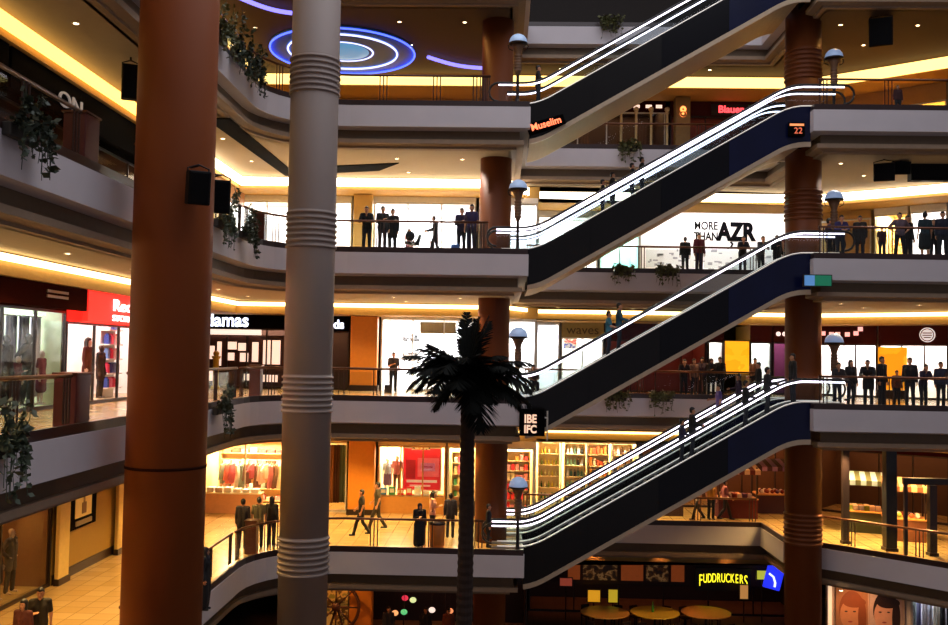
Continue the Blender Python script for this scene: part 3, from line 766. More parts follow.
# ------------------------------------------------------------------ the palm
m_trunk = mat('palm_trunk', '#2a1a12', .9, var=.3, scale=10, bump=.5); m_frond = mat('palm_frond', '#0b0d0a', .8, var=.3, spec=.1); m_stem = mat('palm_stem', '#4a3a26', .6)
pc = at(468, 374, 25.0)
t = thing('palm_tree', 'tall dark palm tree rising through the hall in front of the second gallery', 'palm tree', (pc.x, 25, -11))
H = pc.z + 11; b = MB(); pts, rr = [], []
for i in range(120):
    f = i / 119; pts.append((.10 * math.sin(f * 2.2) - .10 * math.sin(2.2), 0, H * f)); rr.append((.24 - .07 * f) + (.018 if i % 2 else 0) + (.12 * max(0, 1 - f * 14)) + (.05 if f > .96 else 0))
b.tube(pts, rr, 14); b.build('trunk', m_trunk, t)
rnd = random.Random(5)
def frond(az, el, L, droop, par, lw=.42):
    b = MB(); pts = []; N = 14
    for i in range(N + 1):
        f = i / N; a = el - droop * f * f
        if i == 0: p = Vector((0, 0, 0))
        else: p = pts[-1] + Vector((math.cos(a), 0, math.sin(a))) * (L / N)
        pts.append(p)
    b.tube(pts, [.03 * (1 - .8 * i / N) for i in range(N + 1)], 5)
    for i in range(4, 3 * N + 1):
        f = i / (3 * N); j = min(N - 1, int(f * N)); p = pts[j].lerp(pts[j + 1], f * N - j); tg = (pts[min(N, j + 1)] - pts[j]).normalized()
        for s in (-1, 1):
            l = L * lw * math.sin(PI * (.15 + .8 * f)) + .05; d = (tg * .75 + Vector((0, s * .75, 0)) + Vector((0, 0, -.22 + rnd.uniform(-.22, .2)))).normalized()
            nrm = tg.cross(d).normalized(); q = d.cross(nrm).normalized() * .019
            e = p + d * l * .55 + Vector((0, 0, -.02)); tip = p + d * l + Vector((0, 0, -.10 * l))
            b.add([p - q, p + q, e + q * 1.1, tip, e - q * 1.1], [(0, 1, 2, 4), (4, 2, 3)])
    R = Matrix.Rotation(az, 4, 'Z')
    o = b.build('frond', m_frond, par); o.matrix_local = Matrix.Translation((0, 0, H)) @ R
    return o
for i in range(52):
    az = i * 2.39996; up_ = i % 8 == 0
    el = rnd.uniform(1.1, 1.45) if up_ else rnd.uniform(-.6, .6) + (.35 if i % 4 == 1 else 0)
    frond(az, el, rnd.uniform(1.3, 1.75) if up_ else rnd.uniform(1.3, 1.95), rnd.uniform(.0, .25) if up_ else rnd.uniform(.3, 1.1), t, .24 if up_ else .40)
for j, az in enumerate((1.2, 2.9, 4.2)):
    b = MB(); b.tube([(0, 0, H - .1), (.18 * math.cos(az), .18 * math.sin(az), H - .25), (.25 * math.cos(az), .25 * math.sin(az), H - .5)], .02, 6); b.sphere((.27 * math.cos(az), .27 * math.sin(az), H - .55), .09, 8, 6, (1, 1, 1.6)); b.build('flower_stalk', m_stem, t, True)
# ------------------------------------------------------------------ shop units
m_sgl = glass('shop_glass', (.95, .97, .97)); m_frame_dk = mat('shop_frame_dark', '#2a1c16', .4, .3); m_frame_lt = mat('shop_frame_pale', '#c8c4bc', .4, .3)
m_shell_w = mat('shell_white', '#e8e6e4', .6, var=.03); m_shell_c = mat('shell_cream', '#e2cc98', .6, var=.04); m_shell_d = mat('shell_dark', '#3a2018', .6)
m_shell_r = mat('shell_dark_red', '#4a1410', .6); m_hd_br = mat('header_brown', '#34100a', .95, spec=.02); m_hd_blk = mat('header_black', '#070606', .9, spec=.03); m_hd_red = mat('header_dark_red', '#42100e', .5, spec=.15)
m_hd_w = mat('header_white', '#dcdad8', .5); m_lit_w = emat('letter_white', '#fff6f0', 2.2)
def shop(label, k, p0, rz, w, depth=2.9, shell=m_shell_w, hh=.5, header=m_hd_br, bays=3, frame=m_frame_lt, light=(200, '#fff4e8'), open_bay=None, h=3.34, base=.1, glassed=True, hy=0):
    t = thing('shop_unit', label, 'shop', (p0[0], p0[1], LZ[k]), rz)
    b = MB(); b.box(.02, w - .02, depth - .1, depth, 0, h); b.box(.02, .1, .1, depth - .1, 0, h); b.box(w - .1, w - .02, .1, depth - .1, 0, h); b.box(.1, w - .1, .1, depth - .1, h - .06, h)
    b.build('shell', shell, t)
    if hh:
        b = MB()
        if hy: b.box(.02, w - .02, 0, .08, h - hh, h)
        b.box(.02, w - .02, -.06 + hy, .1 + hy * .97, h - hh, h); b.build('header', header, t, bevel=.015)
    fr = MB(); top = h - hh
    for i in range(bays + 1):
        x = .02 + (w - .1) * i / bays; fr.box(x, x + .06, 0, .08, 0, top)
    fr.box(.02, w - .02, .001, .079, top - .07, top - .001)
    for i in range(bays):
        if i == open_bay: continue
        x0 = .08 + (w - .1) * i / bays; x1 = .02 + (w - .1) * (i + 1) / bays
        if glassed:
            b = MB(); b.box(x0, x1, .03, .042, base, top - .07); b.build('window_pane', m_sgl, t)
        fr.box(x0, x1, .002, .078, 0, base)
    fr.build('frame', frame, t)
    if light[0]:
        c = Vector((w / 2, depth / 2 + .1, h - .08)); R = Matrix.Rotation(rz, 3, 'Z'); c = R @ c + t.location
        area(c, max(.4, w - .8), light[0], light[1], (0, 0, rz), depth - 1.2, 'shop_lamp')
    return t
def sign(t, body, x, z, size, m, y=-.075, sx=1, ext=.02, bold=.0, name='sign_letters', align='CENTER', rz=0):
    return text(name, body, size, m, t, (x, y, z), (PI / 2, 0, rz), ext, align, sx, bold)
def panel(name, label, cat, px0, py0, px1, py1, Y, m, frame=None, th=.06, group=None, fw=.05):
    """a framed sheet standing upright at depth Y, facing the hall"""
    a = at(px0, py0, Y); c = at(px1, py1, Y); w, h = abs(c.x - a.x), abs(a.z - c.z)
    t = thing(name, label, cat, ((a.x + c.x) / 2, Y, (a.z + c.z) / 2), 0, group)
    b = MB(); b.box(-w / 2, w / 2, 0, th * .5, -h / 2, h / 2); b.build('sheet', m, t)
    if frame:
        b = MB(); g = fw
        b.box(-w / 2 - g, w / 2 + g, -.02, th, h / 2, h / 2 + g); b.box(-w / 2 - g, w / 2 + g, -.02, th, -h / 2 - g, -h / 2); b.box(-w / 2 - g, -w / 2, -.02, th, -h / 2, h / 2); b.box(w / 2, w / 2 + g, -.02, th, -h / 2, h / 2)
        b.build('frame', frame, t)
    return t
def pilaster(label, k, px0, px1, Y, m, h=3.33, d=.5):
    z = LZ[k] + 1.6; x0, x1 = xof(px0, Y, z), xof(px1, Y, z)
    t = thing('pilaster', label, 'pilaster', ((x0 + x1) / 2, Y, LZ[k])); w = x1 - x0
    b = MB(); b.box(-w / 2, w / 2, 0, d, .0, h); b.build('shaft', m, t, bevel=.03)
    b = MB(); b.box(-w / 2 - .04, w / 2 + .04, -.04, d, 0.0, .25); b.build('plinth', m_frame_dk, t)
    return t
def drape(b, x0, x1, z0, z1, y, folds=9, amp=.06):
    n = folds * 6; vs = []
    for i in range(n + 1):
        f = i / n; x = x0 + (x1 - x0) * f
        for z, a in ((z0, amp), (z1, amp * .6)): vs.append((x, y + a * math.sin(f * folds * 2 * PI), z))
    b.add(vs, [(2 * i, 2 * i + 2, 2 * i + 3, 2 * i + 1) for i in range(n)]); return b
def curtain(label, loc, rz, w, h, m, folds=6, group=None):
    t = thing('curtain', label, 'curtain', loc, rz, group)
    b = MB(); drape(b, -w / 2, w / 2, .05, h - .05, 0, folds); o = b.build('cloth', m, t, True); s = o.modifiers.new('s', 'SOLIDIFY'); s.thickness = .015
    b = MB(); b.tube([(-w / 2 - .05, 0, h - .03), (w / 2 + .05, 0, h - .03)], .02, 6); b.build('rod', m_frame_dk, t); return t
RB = random.Random(21)
def garment_mesh(kind):
    b = MB()
    if kind == 0: poly = [(-.20, 0), (.20, 0), (.21, .42), (.34, .30), (.40, .38), (.22, .62), (.08, .66), (-.08, .66), (-.22, .62), (-.40, .38), (-.34, .30), (-.21, .42)]
    elif kind == 1: poly = [(-.30, -.45), (.30, -.45), (.16, .22), (.20, .58), (.10, .66), (.05, .55), (-.05, .55), (-.10, .66), (-.20, .58), (-.16, .22)]
    else: poly = [(-.24, -.25), (.24, -.25), (.22, .45), (.30, -.10), (.38, -.08), (.26, .60), (.08, .66), (-.08, .66), (-.26, .60), (-.38, -.08), (-.30, -.10), (-.22, .45)]
    n = len(poly); vs = [(x, -.035 + .02 * math.sin(9 * x), z) for x, z in poly] + [(x, .035, z) for x, z in poly]
    b.add(vs, [tuple(range(n)), tuple(range(2 * n - 1, n - 1, -1))] + [(i, n + i, n + (i + 1) % n, (i + 1) % n) for i in range(n)])
    return b
GM = {}
def hanging_garment(loc, rz, kind, col, group, label=None):
    t = thing('hanging_garment', label or 'garment hanging among others on the ' + group, 'garment', loc, rz, group)
    if kind not in GM:
        o = garment_mesh(kind).build('garment', mat('g0', '#888888'), None); GM[kind] = o.data; bpy.data.objects.remove(o)
        b = MB(); b.tube([(-.2, 0, .60), (0, 0, .70), (.2, 0, .60)], .012, 5); b.tube([(0, 0, .70), (0, 0, .78), (.03, 0, .80)], .008, 5); o = b.build('hanger', m_frame_lt, None); GM['h'] = o.data; bpy.data.objects.remove(o)
    o = child(GM[kind], 'cloth', cloth(col), t); h = bpy.data.objects.new('hanger', GM['h']); COL.objects.link(h); h.parent = t
    return t
def clothes_rail(label, loc, w, rz, h=1.75):
    t = thing('clothes_rail', label, 'clothes rail', loc, rz); b = MB()
    b.tube([(-w / 2, 0, h), (w / 2, 0, h)], .02, 8); b.build('bar', m_frame_lt, t)
    for s in (-1, 1):
        b = MB(); b.tube([(s * w / 2, 0, .02), (s * w / 2, 0, h + .02)], .022, 8); b.box(s * w / 2 - .03, s * w / 2 + .03, -.25, .25, 0, .04); b.build('upright', m_frame_lt, t)
    return t
def fill_rail(loc, w, rz, n, cols, group, h=1.75, kinds=(0, 1, 2), turn=1.15):
    R = Matrix.Rotation(rz, 3, 'Z')
    for i in range(n):
        p = R @ Vector((-w / 2 + .18 + (w - .36) * i / max(1, n - 1), 0, h - .835)) + Vector(loc)
        hanging_garment(p, rz + turn + RB.uniform(-.06, .06), RB.choice(kinds), RB.choice(cols), group)
def shelf_unit(label, loc, w, h, d, rows, m, rz=0):
    t = thing('shelf_unit', label, 'shelf', loc, rz)
    for s in (0, 1): b = MB(); b.box(-w / 2 + s * (w - .04), -w / 2 + .04 + s * (w - .04), 0, d, 0, h); b.build('side_panel', m, t)
    b = MB(); b.box(-w / 2, w / 2, d, d + .03, 0, h); b.build('back_panel', m, t)
    for i in range(rows + 1):
        z = .08 + (h - .12) * i / rows; b = MB(); b.box(-w / 2 + .04, w / 2 - .04, .01, d, z, z + .035); b.build('shelf', m, t)
    return t
def fill_shelf(loc, w, h, d, rows, cols, group, kind='folded_garment', per=5, rz=0, skip=.1, lab=None):
    R = Matrix.Rotation(rz, 3, 'Z')
    for i in range(rows):
        z = .08 + (h - .12) * i / rows + .036; gap = (h - .12) / rows - .05
        for j in range(per):
            if RB.random() < skip: continue
            cw = (w - .2) / per; x = -w / 2 + .1 + cw * (j + .5); p = R @ Vector((x, d * .5, z)) + Vector(loc)
            c = RB.choice(cols)
            if kind == 'folded_garment':
                hh = min(gap * .8, RB.uniform(.12, .26)); b = MB(); b.box(-cw * .4, cw * .4, -d * .36, d * .36, 0, hh); b.box(-cw * .38, cw * .38, -d * .37, -d * .36, hh * .3, hh * .34); o = b.build(kind, cloth(c), bevel=.02); cat = 'clothes'
            elif kind == 'box':
                hh = gap * RB.uniform(.4, .85); b = MB(); b.box(-cw * .38, cw * .38, -d * .35, d * .35, 0, hh * .75); b.box(-cw * .40, cw * .40, -d * .37, d * .37, hh * .75, hh); o = b.build(kind, cloth(c), bevel=.01); cat = 'box'
            elif kind == 'bottle':
                hh = min(gap * .9, .3); b = MB(); b.lathe([(.035, 0), (.045, .02), (.045, hh * .55), (.02, hh * .72), (.018, hh * .95), (.024, hh)], n=10); o = b.build(kind, mat('gloss_' + c[1:], c, .15), smooth=True); cat = 'bottle'
            else:  # handbag
                hh = gap * RB.uniform(.45, .6); b = MB(); b.add([(-cw * .36, -.08, 0), (cw * .36, -.08, 0), (cw * .36, .08, 0), (-cw * .36, .08, 0), (-cw * .28, -.04, hh), (cw * .28, -.04, hh), (cw * .28, .04, hh), (-cw * .28, .04, hh)], [(3, 2, 1, 0), (4, 5, 6, 7), (0, 1, 5, 4), (1, 2, 6, 5), (2, 3, 7, 6), (3, 0, 4, 7)])
                b.tube([(-cw * .15, 0, hh), (-cw * .13, 0, hh * 1.4), (cw * .13, 0, hh * 1.4), (cw * .15, 0, hh)], .012, 5); o = b.build('handbag', cloth(c)); cat = 'handbag'
            o.location = p; o.rotation_euler = (0, 0, rz); tag(o, lab or ('%s on the %s' % (kind.replace('_', ' '), group)), cat, group)
def counter(label, loc, w, d, h, m, mt, rz=0, name='counter'):
    t = thing(name, label, 'counter', loc, rz)
    b = MB(); b.box(-w / 2 + .04, w / 2 - .04, .03, d - .03, 0, h - .05); b.build('cabinet', m, t, bevel=.01)
    b = MB(); b.box(-w / 2, w / 2, 0, d, h - .05, h); b.build('worktop', mt, t, bevel=.01); return t
def mannequin(label, loc, rz, pose='stand', top='jumper', topc='#101014', bot='trousers', botc='#101014', body='#d8d4d0', h=1.78, hair=None, hairc='#101014', group=None):
    return person(label, loc, rz, pose, top, topc, bot, botc, hair, hairc, shoec=None, h=h, group=group, cat='mannequin', plain=mat('mannequin_' + body[1:], body, .4, var=.03), nm='mannequin')
def XB_(px, k, Y, dz=1.5): return xof(px, Y, LZ[k] + dz)

# ============ third gallery up (white fronts)
Yb = 43.0; Ym = 46.6
m_white_lit = mat('hoarding_white', '#f4f4f6', .5, var=.02)
x0, x1 = -13.4, XB_(352, 4, Yb)
shop('pale white shop front behind the pale grey column, third gallery', 4, (x0, Yb), 0, x1 - x0, hh=.25, header=m_hd_w, bays=5, light=(900, '#fff8f4'))
pilaster('yellowish pilaster beside the pale grey column on the third gallery', 4, 353, 372, 42.35, mat('pilaster_cream', '#c9a866', .6))
x0, x1 = XB_(373, 4, Yb), XB_(476, 4, Yb)
s = shop('brilliant white shop front behind the dark silhouettes, third gallery', 4, (x0, Yb), 0, x1 - x0, hh=.25, header=m_hd_w, bays=3, light=(1000, '#f8f6ff'))
x0 = XB_(478, 4, Yb)
shop('brilliant white shop front behind the brown column, third gallery', 4, (x0, Yb), 0, 1.65 - x0, hh=.25, header=m_hd_w, bays=1, light=(500, '#f8f6ff'))
shop('white shop front showing under the upper pair of escalators, third gallery', 4, (1.75, Ym), 0, 3.0, hh=.25, header=m_hd_w, bays=2, light=(650, '#fffaf4'))
x0 = 4.8; x1 = XB_(640, 4, Ym)
shop('pale teal shop doorway on the third gallery beside the lettered wall', 4, (x0, Ym), 0, x1 - x0, hh=.3, header=m_hd_w, bays=2, shell=mat('shell_teal', '#a8d8d4', .6), light=(500, '#e8fff8'), open_bay=0)
x0 = x1 + .02
t = thing('lettered_hoarding', 'white hoarding with large black stencil letters on the third gallery', 'hoarding', (x0, Ym - .1, LZ[4])); w_ = 15.1 - x0
b = MB(); b.box(0, w_, 0, .12, 0, 3.32); b.build('board', m_white_lit, t)
m_blk = mat('letter_black', '#06060a', .9, spec=.05)
def lx(px): return XB_(px, 4, Ym, 2.6) - x0
text('letters', 'MORE', .56, m_blk, t, (lx(705.5), -.015, 2.66), extrude=.02, sx=.76, bold=.010); text('letters', 'THAN', .56, m_blk, t, (lx(705.5), -.015, 2.14), extrude=.02, sx=.76, bold=.010)
text('letters', 'AZR', 1.18, m_blk, t, (lx(735.5), -.015, 2.36), extrude=.02, sx=.78, bold=.06)
b = MB(); b.tube([(0, 0, .1), (.1, 0, 0), (.02, 0, -.16), (-.15, 0, -.22)], .05, 6); o = b.build('swash', m_blk, t); o.location = (lx(730), -.02, 1.80)
b = MB()
for i in range(90):
    xx, zz = RB.uniform(.3, w_ - .3), RB.uniform(.1, 1.45); b.box(xx, xx + RB.uniform(.08, .3), -.008, 0, zz, zz + RB.uniform(.05, .14))
b.build('printed_pattern', mat('print_grey', '#a8a8b0', .6), t)
for q in range(6): spot((x0 + .6 + q * 1.35, Ym - 1.5, 8.82), 200, '#fff6f2', 120, .06, (.75, 0, 0))
A38 = math.atan2(42.8 - 46.6, 20 - 15.2)
def diag(s, off=0): return (15.2 + math.cos(A38) * s + math.sin(A38) * -off * -1, 46.6 + math.sin(A38) * s - math.cos(A38) * off)
s = shop('tan panelled shop wall right of the ringed brown column, third gallery', 4, diag(.05), A38, 2.7, shell=m_shell_c, hh=.4, header=mat('header_tan', '#b08a4a', .6), bays=2, light=(180, '#ffd8a0'), glassed=False)
b = MB(); b.box(.1, 2.6, .12, .2, .0, 2.9); b.build('tan_panel', mat('panel_tan', '#b8925a', .6), s)
shop('cream lit shop front with printed posters behind the crowd, third gallery', 4, diag(2.85), A38, 1.55, shell=m_shell_c, hh=.3, header=m_hd_w, bays=1, light=(420, '#ffe6b8'))
shop('white lit shop front at the far end behind the crowd, third gallery', 4, diag(4.45), A38, 1.6, shell=m_shell_w, hh=.3, header=m_hd_w, bays=1, light=(420, '#fff4f4'))
t = thing('poster', 'tall cream poster of brown script in the lit window behind the crowd', 'poster', (diag(3.6, -2.2)[0], diag(3.6, -2.2)[1], LZ[4] + 1.9), A38)
b = MB(); b.box(-.6, .6, 0, .03, -1, 1); b.build('sheet', printmat('print_cream', ['#f0dca0', '#e8c880', '#9a6a30', '#f4e4b4'], 5), t)
# stall of plants and toys under the upper escalators
for i, (px, c) in enumerate(((533, '#c8c818'), (540, '#2f8a2a'), (549, '#c23a22'), (557, '#d8d8d0'), (566, '#7a8a88'))):
    p = at(px, 266, 42.6)
    t = thing('display_cone', ['yellow', 'green', 'red', 'white', 'grey'][i] + ' display cone at the foot of the third gallery recess', 'display', (p.x, 42.6, 5.5))
    b = MB(); b.lathe([(.14, .04), (.15, .1), (.05, 1.0), (.01, 1.05)], n=12); b.build('cone', mat('cone_' + c[1:], c, .4), t, True)
    b = MB(); b.lathe([(.15, 0), (.15, .04)], n=12); b.build('foot', m_frame_dk, t)

# ============ third gallery, left wall: dark shops with the black letter sign
def lwall(k, y0, w, *a, **kw):
    X = -13.45
    if k in (3, 4): kw.setdefault('hy', -.52); X = -12.3
    return shop(a[0], k, (X, y0), PI / 2, w, **kw)
def yl(px, k, dz=1.5, X=-13.45):
    """depth at which the left shop wall shows at column px"""
    lo, hi = 5, 60
    for _ in range(50):
        m = (lo + hi) / 2
        v = Vector((X, m, LZ[k] + dz)) - CAM; q = CX + F * v.dot(RT) / v.dot(FW)
        if q < px: lo = m
        else: hi = m
    return lo
s = lwall(4, 14.0, 7.9, 'dark shop on the third gallery at the picture edge', shell=m_shell_d, hh=.7, header=m_hd_blk, bays=4, frame=m_frame_dk, light=(60, '#ffb070'))
y0 = 22.0; s = lwall(4, y0, 11.6, 'dark shop with large white letters on its black header, third gallery', shell=m_shell_d, hh=1.0, header=m_hd_blk, bays=4, frame=m_frame_dk, light=(60, '#ffb878'))
sign(s, 'ON', yl(70, 4, 2.7, -11.72) - y0, 2.76, .58, mat('letter_pale', '#b0a8a4', .5, emit='#d8d0cc', es=.2), y=-.61, sx=1.6)
s = lwall(4, 33.7, 9.0, 'warm lit shop on the third gallery between the large columns', shell=m_shell_c, hh=.6, header=mat('header_tan2', '#9a6a34', .6), bays=4, frame=m_frame_dk, light=(420, '#ffd890'))
# ============ top gallery
x0 = -13.4; s = shop('gold lit shop front along the back of the top gallery, beside the brown column', 5, (x0, Ym), 0, 15.4, shell=m_shell_c, hh=.8, header=mat('header_gold', '#b98a3a', .5), bays=6, light=(600, '#ffc060'))
s = shop('dark shop with white posts on the recessed top gallery', 5, (2.2, Ym), 0, 5.8, shell=m_shell_d, hh=.55, header=m_hd_br, bays=4, light=(60, '#ffc080'))
for q in (3.6, 4.2, 4.8, 5.3): b = MB(); b.box(q, q + .3, -.09, -.065, 2.98, 3.14); b.build('sign_mark', emat('letter_peach', '#ffd8c0', 1.2), s)
s2 = shop('dark shop with the small red lit sign, top gallery recess', 5, (8.2, Ym), 0, 5.2, shell=m_shell_r, hh=.72, header=m_hd_red, bays=3, frame=m_frame_dk, light=(40, '#ff9a70'))
b = MB(); b.box(2.0 + 0, 4.0, -.14, -.06, 2.66, 3.20); b.build('sign_board', mat('sign_board_dark', '#1c0608', .4), s2)
sign(s2, 'Blauer', 2.95, 2.92, .48, emat('letter_red', '#ff4a50', 2.2), y=-.16, bold=.012)
b = MB(); b.box(3.8, 3.97, -.15, -.139, 2.72, 3.16); b.build('green_stripe', mat('green_stripe', '#2a7a3a', .5), s2)
for i, px in enumerate((621, 636, 651, 667)):
    p = at(px, 140, 45.9); t = thing('white_post', 'white post %s before the dark top gallery shop' % ['nearest the escalator foot', 'second from the escalator foot', 'third from the escalator foot', 'nearest the gold lit pillar'][i], 'post', (p.x, 45.9, 11))
    b = MB(); b.lathe([(.10, 0), (.10, .15), (.06, .2), (.06, 2.5), (.10, 2.55), (.10, 2.62)], n=12); b.build('shaft', mat('post_cream', '#c8b48a', .5), t, True)
    b = MB(); b.sphere((0, 0, 2.75), .13); b.build('finial', mat('post_cream', '#c8b48a', .5), t, True)
p = at(683, 118, 45.6); t = thing('gold_pillar', 'pillar with a lit amber sign left of the red lit sign', 'pillar', (p.x, 45.6, 11))
b = MB(); b.box(-.35, .35, 0, .6, 0, 3.3); b.build('shaft', mat('pillar_gold', '#7a5a20', .5), t); text('sign_letters', '8', .7, emat('letter_amber', '#ff9a50', 2.2), t, (0, -.03, 2.55), sx=.9, bold=.02)
s = shop('gold lit shop front right of the ringed brown column, top gallery', 5, diag(.05), A38, 6.0, shell=m_shell_c, hh=.8, header=mat('header_gold', '#b98a3a', .5), bays=4, light=(600, '#ffc060'))
s = lwall(5, 24, 22.4, 'gold lit shop front on the top gallery between the large columns', shell=m_shell_c, hh=.8, header=mat('header_gold', '#b98a3a', .5), bays=6, light=(420, '#ffc060'))

# ============ second gallery up (palm crown level)
m_silv = [mat('drape_grey', '#9a98a4', .8), mat('drape_pale', '#c4c2cc', .8), mat('drape_slate', '#4a4a58', .8)]
y0 = 18.0; yr = yl(74, 3, 2.6, -12.1); s = lwall(3, y0, yr - y0, 'drapery shop with hanging grey cloths and mannequins, second gallery', shell=mat('shell_sage', '#b8c4a0', .6), hh=.62, header=m_hd_br, bays=5, frame=m_frame_dk, light=(560, '#f4f6ff'))
gy = yl(58, 3, 2.9, -11.7)
for q in range(2): b = MB(); b.box(gy - y0 - .6, gy - y0 + .6, -.605, -.58, 2.98 + q * .13, 3.05 + q * .13); b.build('sign_mark', mat('letter_bronze', '#9a6a44', .4), s)
for i, m in enumerate((1, 0, 2, 1, 0, 1, 0)):
    y = yr - .5 - .66 * i; curtain('long grey cloth hanging in the drapery shop window', (-12.95, y, .25), PI / 2, .5, 2.3, m_silv[m], 3, 'cloths hanging in the drapery shop window')
mannequin('black mannequin with bent arms in the drapery shop window', (-12.72, yl(28, 3, 1.5, -12.72), .1), PI / 2, 'hips', 'jumper', '#0c0c10', 'trousers', '#14282a', '#17171a', 1.95)
mannequin('mannequin in a dark coat at the picture edge of the drapery shop window', (-12.72, yl(6, 3, 1.5, -12.72), .1), PI / 2, 'stand', 'coat', '#141016', 'trousers', '#101014', '#2a2420', 1.9)
mannequin('short mannequin in a wine coloured top in the drapery shop window', (-12.70, yl(11, 3, 1.5, -12.70) + .35, .1), PI / 2, 'hold', 'jumper', '#4a1824', 'trousers', '#241018', '#8a7a70', 1.35)
mannequin('mannequin in a wine coloured skirt near the frame of the drapery shop', (-12.68, yr - .62, .1), PI / 2, 'stand', 'shirt', '#6a3040', 'skirt', '#5a1e30', '#b0a098', 1.5)
y1 = 36.0
s = lwall(3, yr + .03, y1 - yr, 'shop with the bright red lit sign beside the terracotta column, second gallery', shell=m_shell_w, hh=.9, header=emat('header_red_lit', '#ff2a20', .95), bays=5, frame=m_frame_dk, light=(420, '#fff0e8'), open_bay=3)
yt = yl(107.5, 3, 2.9, -11.85) - yr
text('sign_letters', 'Red', .50, emat('letter_white', '#fff6f0', 2.2), s, (yt, -.605, 2.98), align='LEFT', sx=1.9, bold=.004)
text('sign_letters', 'STORES', .26, emat('letter_white', '#fff6f0', 2.2), s, (yt, -.605, 2.60), align='LEFT', sx=1.9)
mannequin('mannequin in a dark red dress below the red lit sign', (-12.85, yl(88, 3, 1.5, -12.85), .1), PI / 2, 'stand', 'jumper', '#4a1010', 'skirt', '#3a0c0c', '#c8a890', 1.9, hair='long_hair')
mannequin('dark mannequin beside the open doorway below the red lit sign', (-13.1, yl(101, 3, 1.5, -13.1), .05), PI / 2, 'stand', 'coat', '#1c1416', 'trousers', '#241c1c', '#3a2c28', 1.75)
t = thing('display_stand', 'white display stand with small coloured goods under the red lit sign', 'display stand', (-13.4, yl(116, 3, 1.5, -13.4), 0), PI / 2)
for q in range(5): b = MB(); b.box(-.6, .6, 0, .3, .3 + .5 * q, .34 + .5 * q); b.build('shelf', m_hd_w, t)
b = MB(); b.box(-.62, .62, .3, .34, 0, 2.5); b.build('back_panel', m_hd_w, t)
for q in range(5):
    for j in range(4):
        b = MB(); b.box(-.09, .09, -.08, .08, 0, .3); b.box(-.05, .05, -.05, .05, .3, .36); o = b.build('goods_carton', cloth(RB.choice(['#c8385a', '#3a4a9a', '#e0e0e8', '#d86a8a', '#6a8ac0']))); o.location = (-13.55, t.location.y - .42 + .28 * j, .345 + .5 * q); o.rotation_euler = (0, 0, PI / 2); tag(o, 'small coloured carton on the white display stand under the red lit sign', 'carton', 'cartons on the white display stand')
# jewellery shop
x0, x1 = -13.4, XB_(287, 3, Yb); s = shop('jewellery shop with black header and square lit windows, second gallery', 3, (x0, Yb), 0, x1 - x0, shell=m_shell_d, hh=.62, header=m_hd_blk, bays=4, frame=m_frame_dk, light=(330, '#ffd8b8'), glassed=False)
def xs(px, dz=2.9): return XB_(px, 3, Yb, dz) - x0
sign(s, 'damas', xs(227.5), 3.06, .86, emat('letter_bluewhite', '#dfe6ff', 2.4), bold=.016, sx=.92, y=-.085)
b = MB(); b.box(xs(207), xs(262), -.1, -.062, 2.42, 2.66); b.build('light_band', emat('light_band', '#fff0e0', 1.0), s)
m_case = emat('case_lit', '#ffd8c0', 1.1); m_case_d = mat('case_dark', '#3a1410', .5)
b = MB(); b.box(xs(206), xs(284), .2, .3, .0, 2.42); b.build('dark_panel', m_case_d, s)
for i, (a, c, d, e) in enumerate(((208, 214, 1.3, 1.9), (217, 221, 1.0, 2.1), (226, 236, 1.75, 2.1), (238, 246, 1.7, 2.05), (240, 248, 1.2, 1.6), (228, 234, 1.25, 1.6), (252, 258, 1.2, 2.1), (263, 270, 1.1, 2.2), (272, 280, 1.1, 2.2), (209, 213, .3, .8), (244, 258, .35, .65), (262, 278, .3, .62))):
    b = MB(); b.box(xs(a), xs(c), .14, .2, d, e); fr_ = b.build('lit_showcase', m_case, s)
    for zz in (e, d - .05): b = MB(); b.box(xs(a) - .04, xs(c) + .04, .10, .17, zz, zz + .05); b.build('case_trim', m_case_d, fr_)
p = at(215, 400, 41.8); t = thing('info_pillar', 'slim yellow standing pillar before the jewellery shop', 'pillar', (p.x, 41.8, 0))
b = MB(); b.lathe([(.2, 0), (.2, .1), (.13, .16), (.13, 1.3), (.2, 1.38), (.2, 1.45)], n=14); b.build('shaft', mat('pillar_yellow', '#b8962a', .4), t, True); b = MB(); b.sphere((0, 0, 1.55), .14); b.build('finial', mat('pillar_yellow', '#b8962a', .4), t, True)
# door with small white sign, pilaster, white shops
x0, x1 = XB_(288, 3, Yb) , XB_(349, 3, Yb); s = shop('dark narrow shop with a small white sign behind the pale grey column, second gallery', 3, (x0, Yb), 0, x1 - x0, shell=m_shell_d, hh=.7, header=m_hd_blk, bays=2, frame=m_frame_dk, light=(70, '#ffc890'))
sign(s, 'ds', XB_(339, 3, Yb, 2.9) - x0, 2.95, .55, emat('letter_bluewhite', '#dfe6ff', 2.4), bold=.014)
pilaster('orange lit pilaster left of the white shop, second gallery', 3, 350, 377, 42.35, mat('pilaster_orange', '#c27a1e', .5))
x0, x1 = XB_(380, 3, Yb), XB_(476, 3, Yb); s = shop('white lit shop behind the palm crown, second gallery', 3, (x0, Yb), 0, x1 - x0, hh=.05, header=m_hd_w, bays=3, light=(1000, '#f6f8ff'), open_bay=0)
panel('shop_sign', 'tan letter sign in the white shop behind the palm crown', 'sign', 420, 322, 456, 334, Yb + .6, printmat('print_tan_bars', ['#8a7648', '#5a4a2a', '#a08c58', '#6a4a34'], 6, kind='wave', dist=.5), None)
for i, (py0, py1, lab) in enumerate(((334, 342, 'upper'), (352, 361, 'lower'))):
    panel('wall_print', '%s black brush stroke print in the white shop behind the palm crown' % lab, 'print', 401, py0, 420, py1, Yb + 1.2, printmat('print_scribble', ['#f0f0f0', '#e8e8e8', '#6a6a6a', '#2a2a2a', '#f4f4f4'], 4), None)
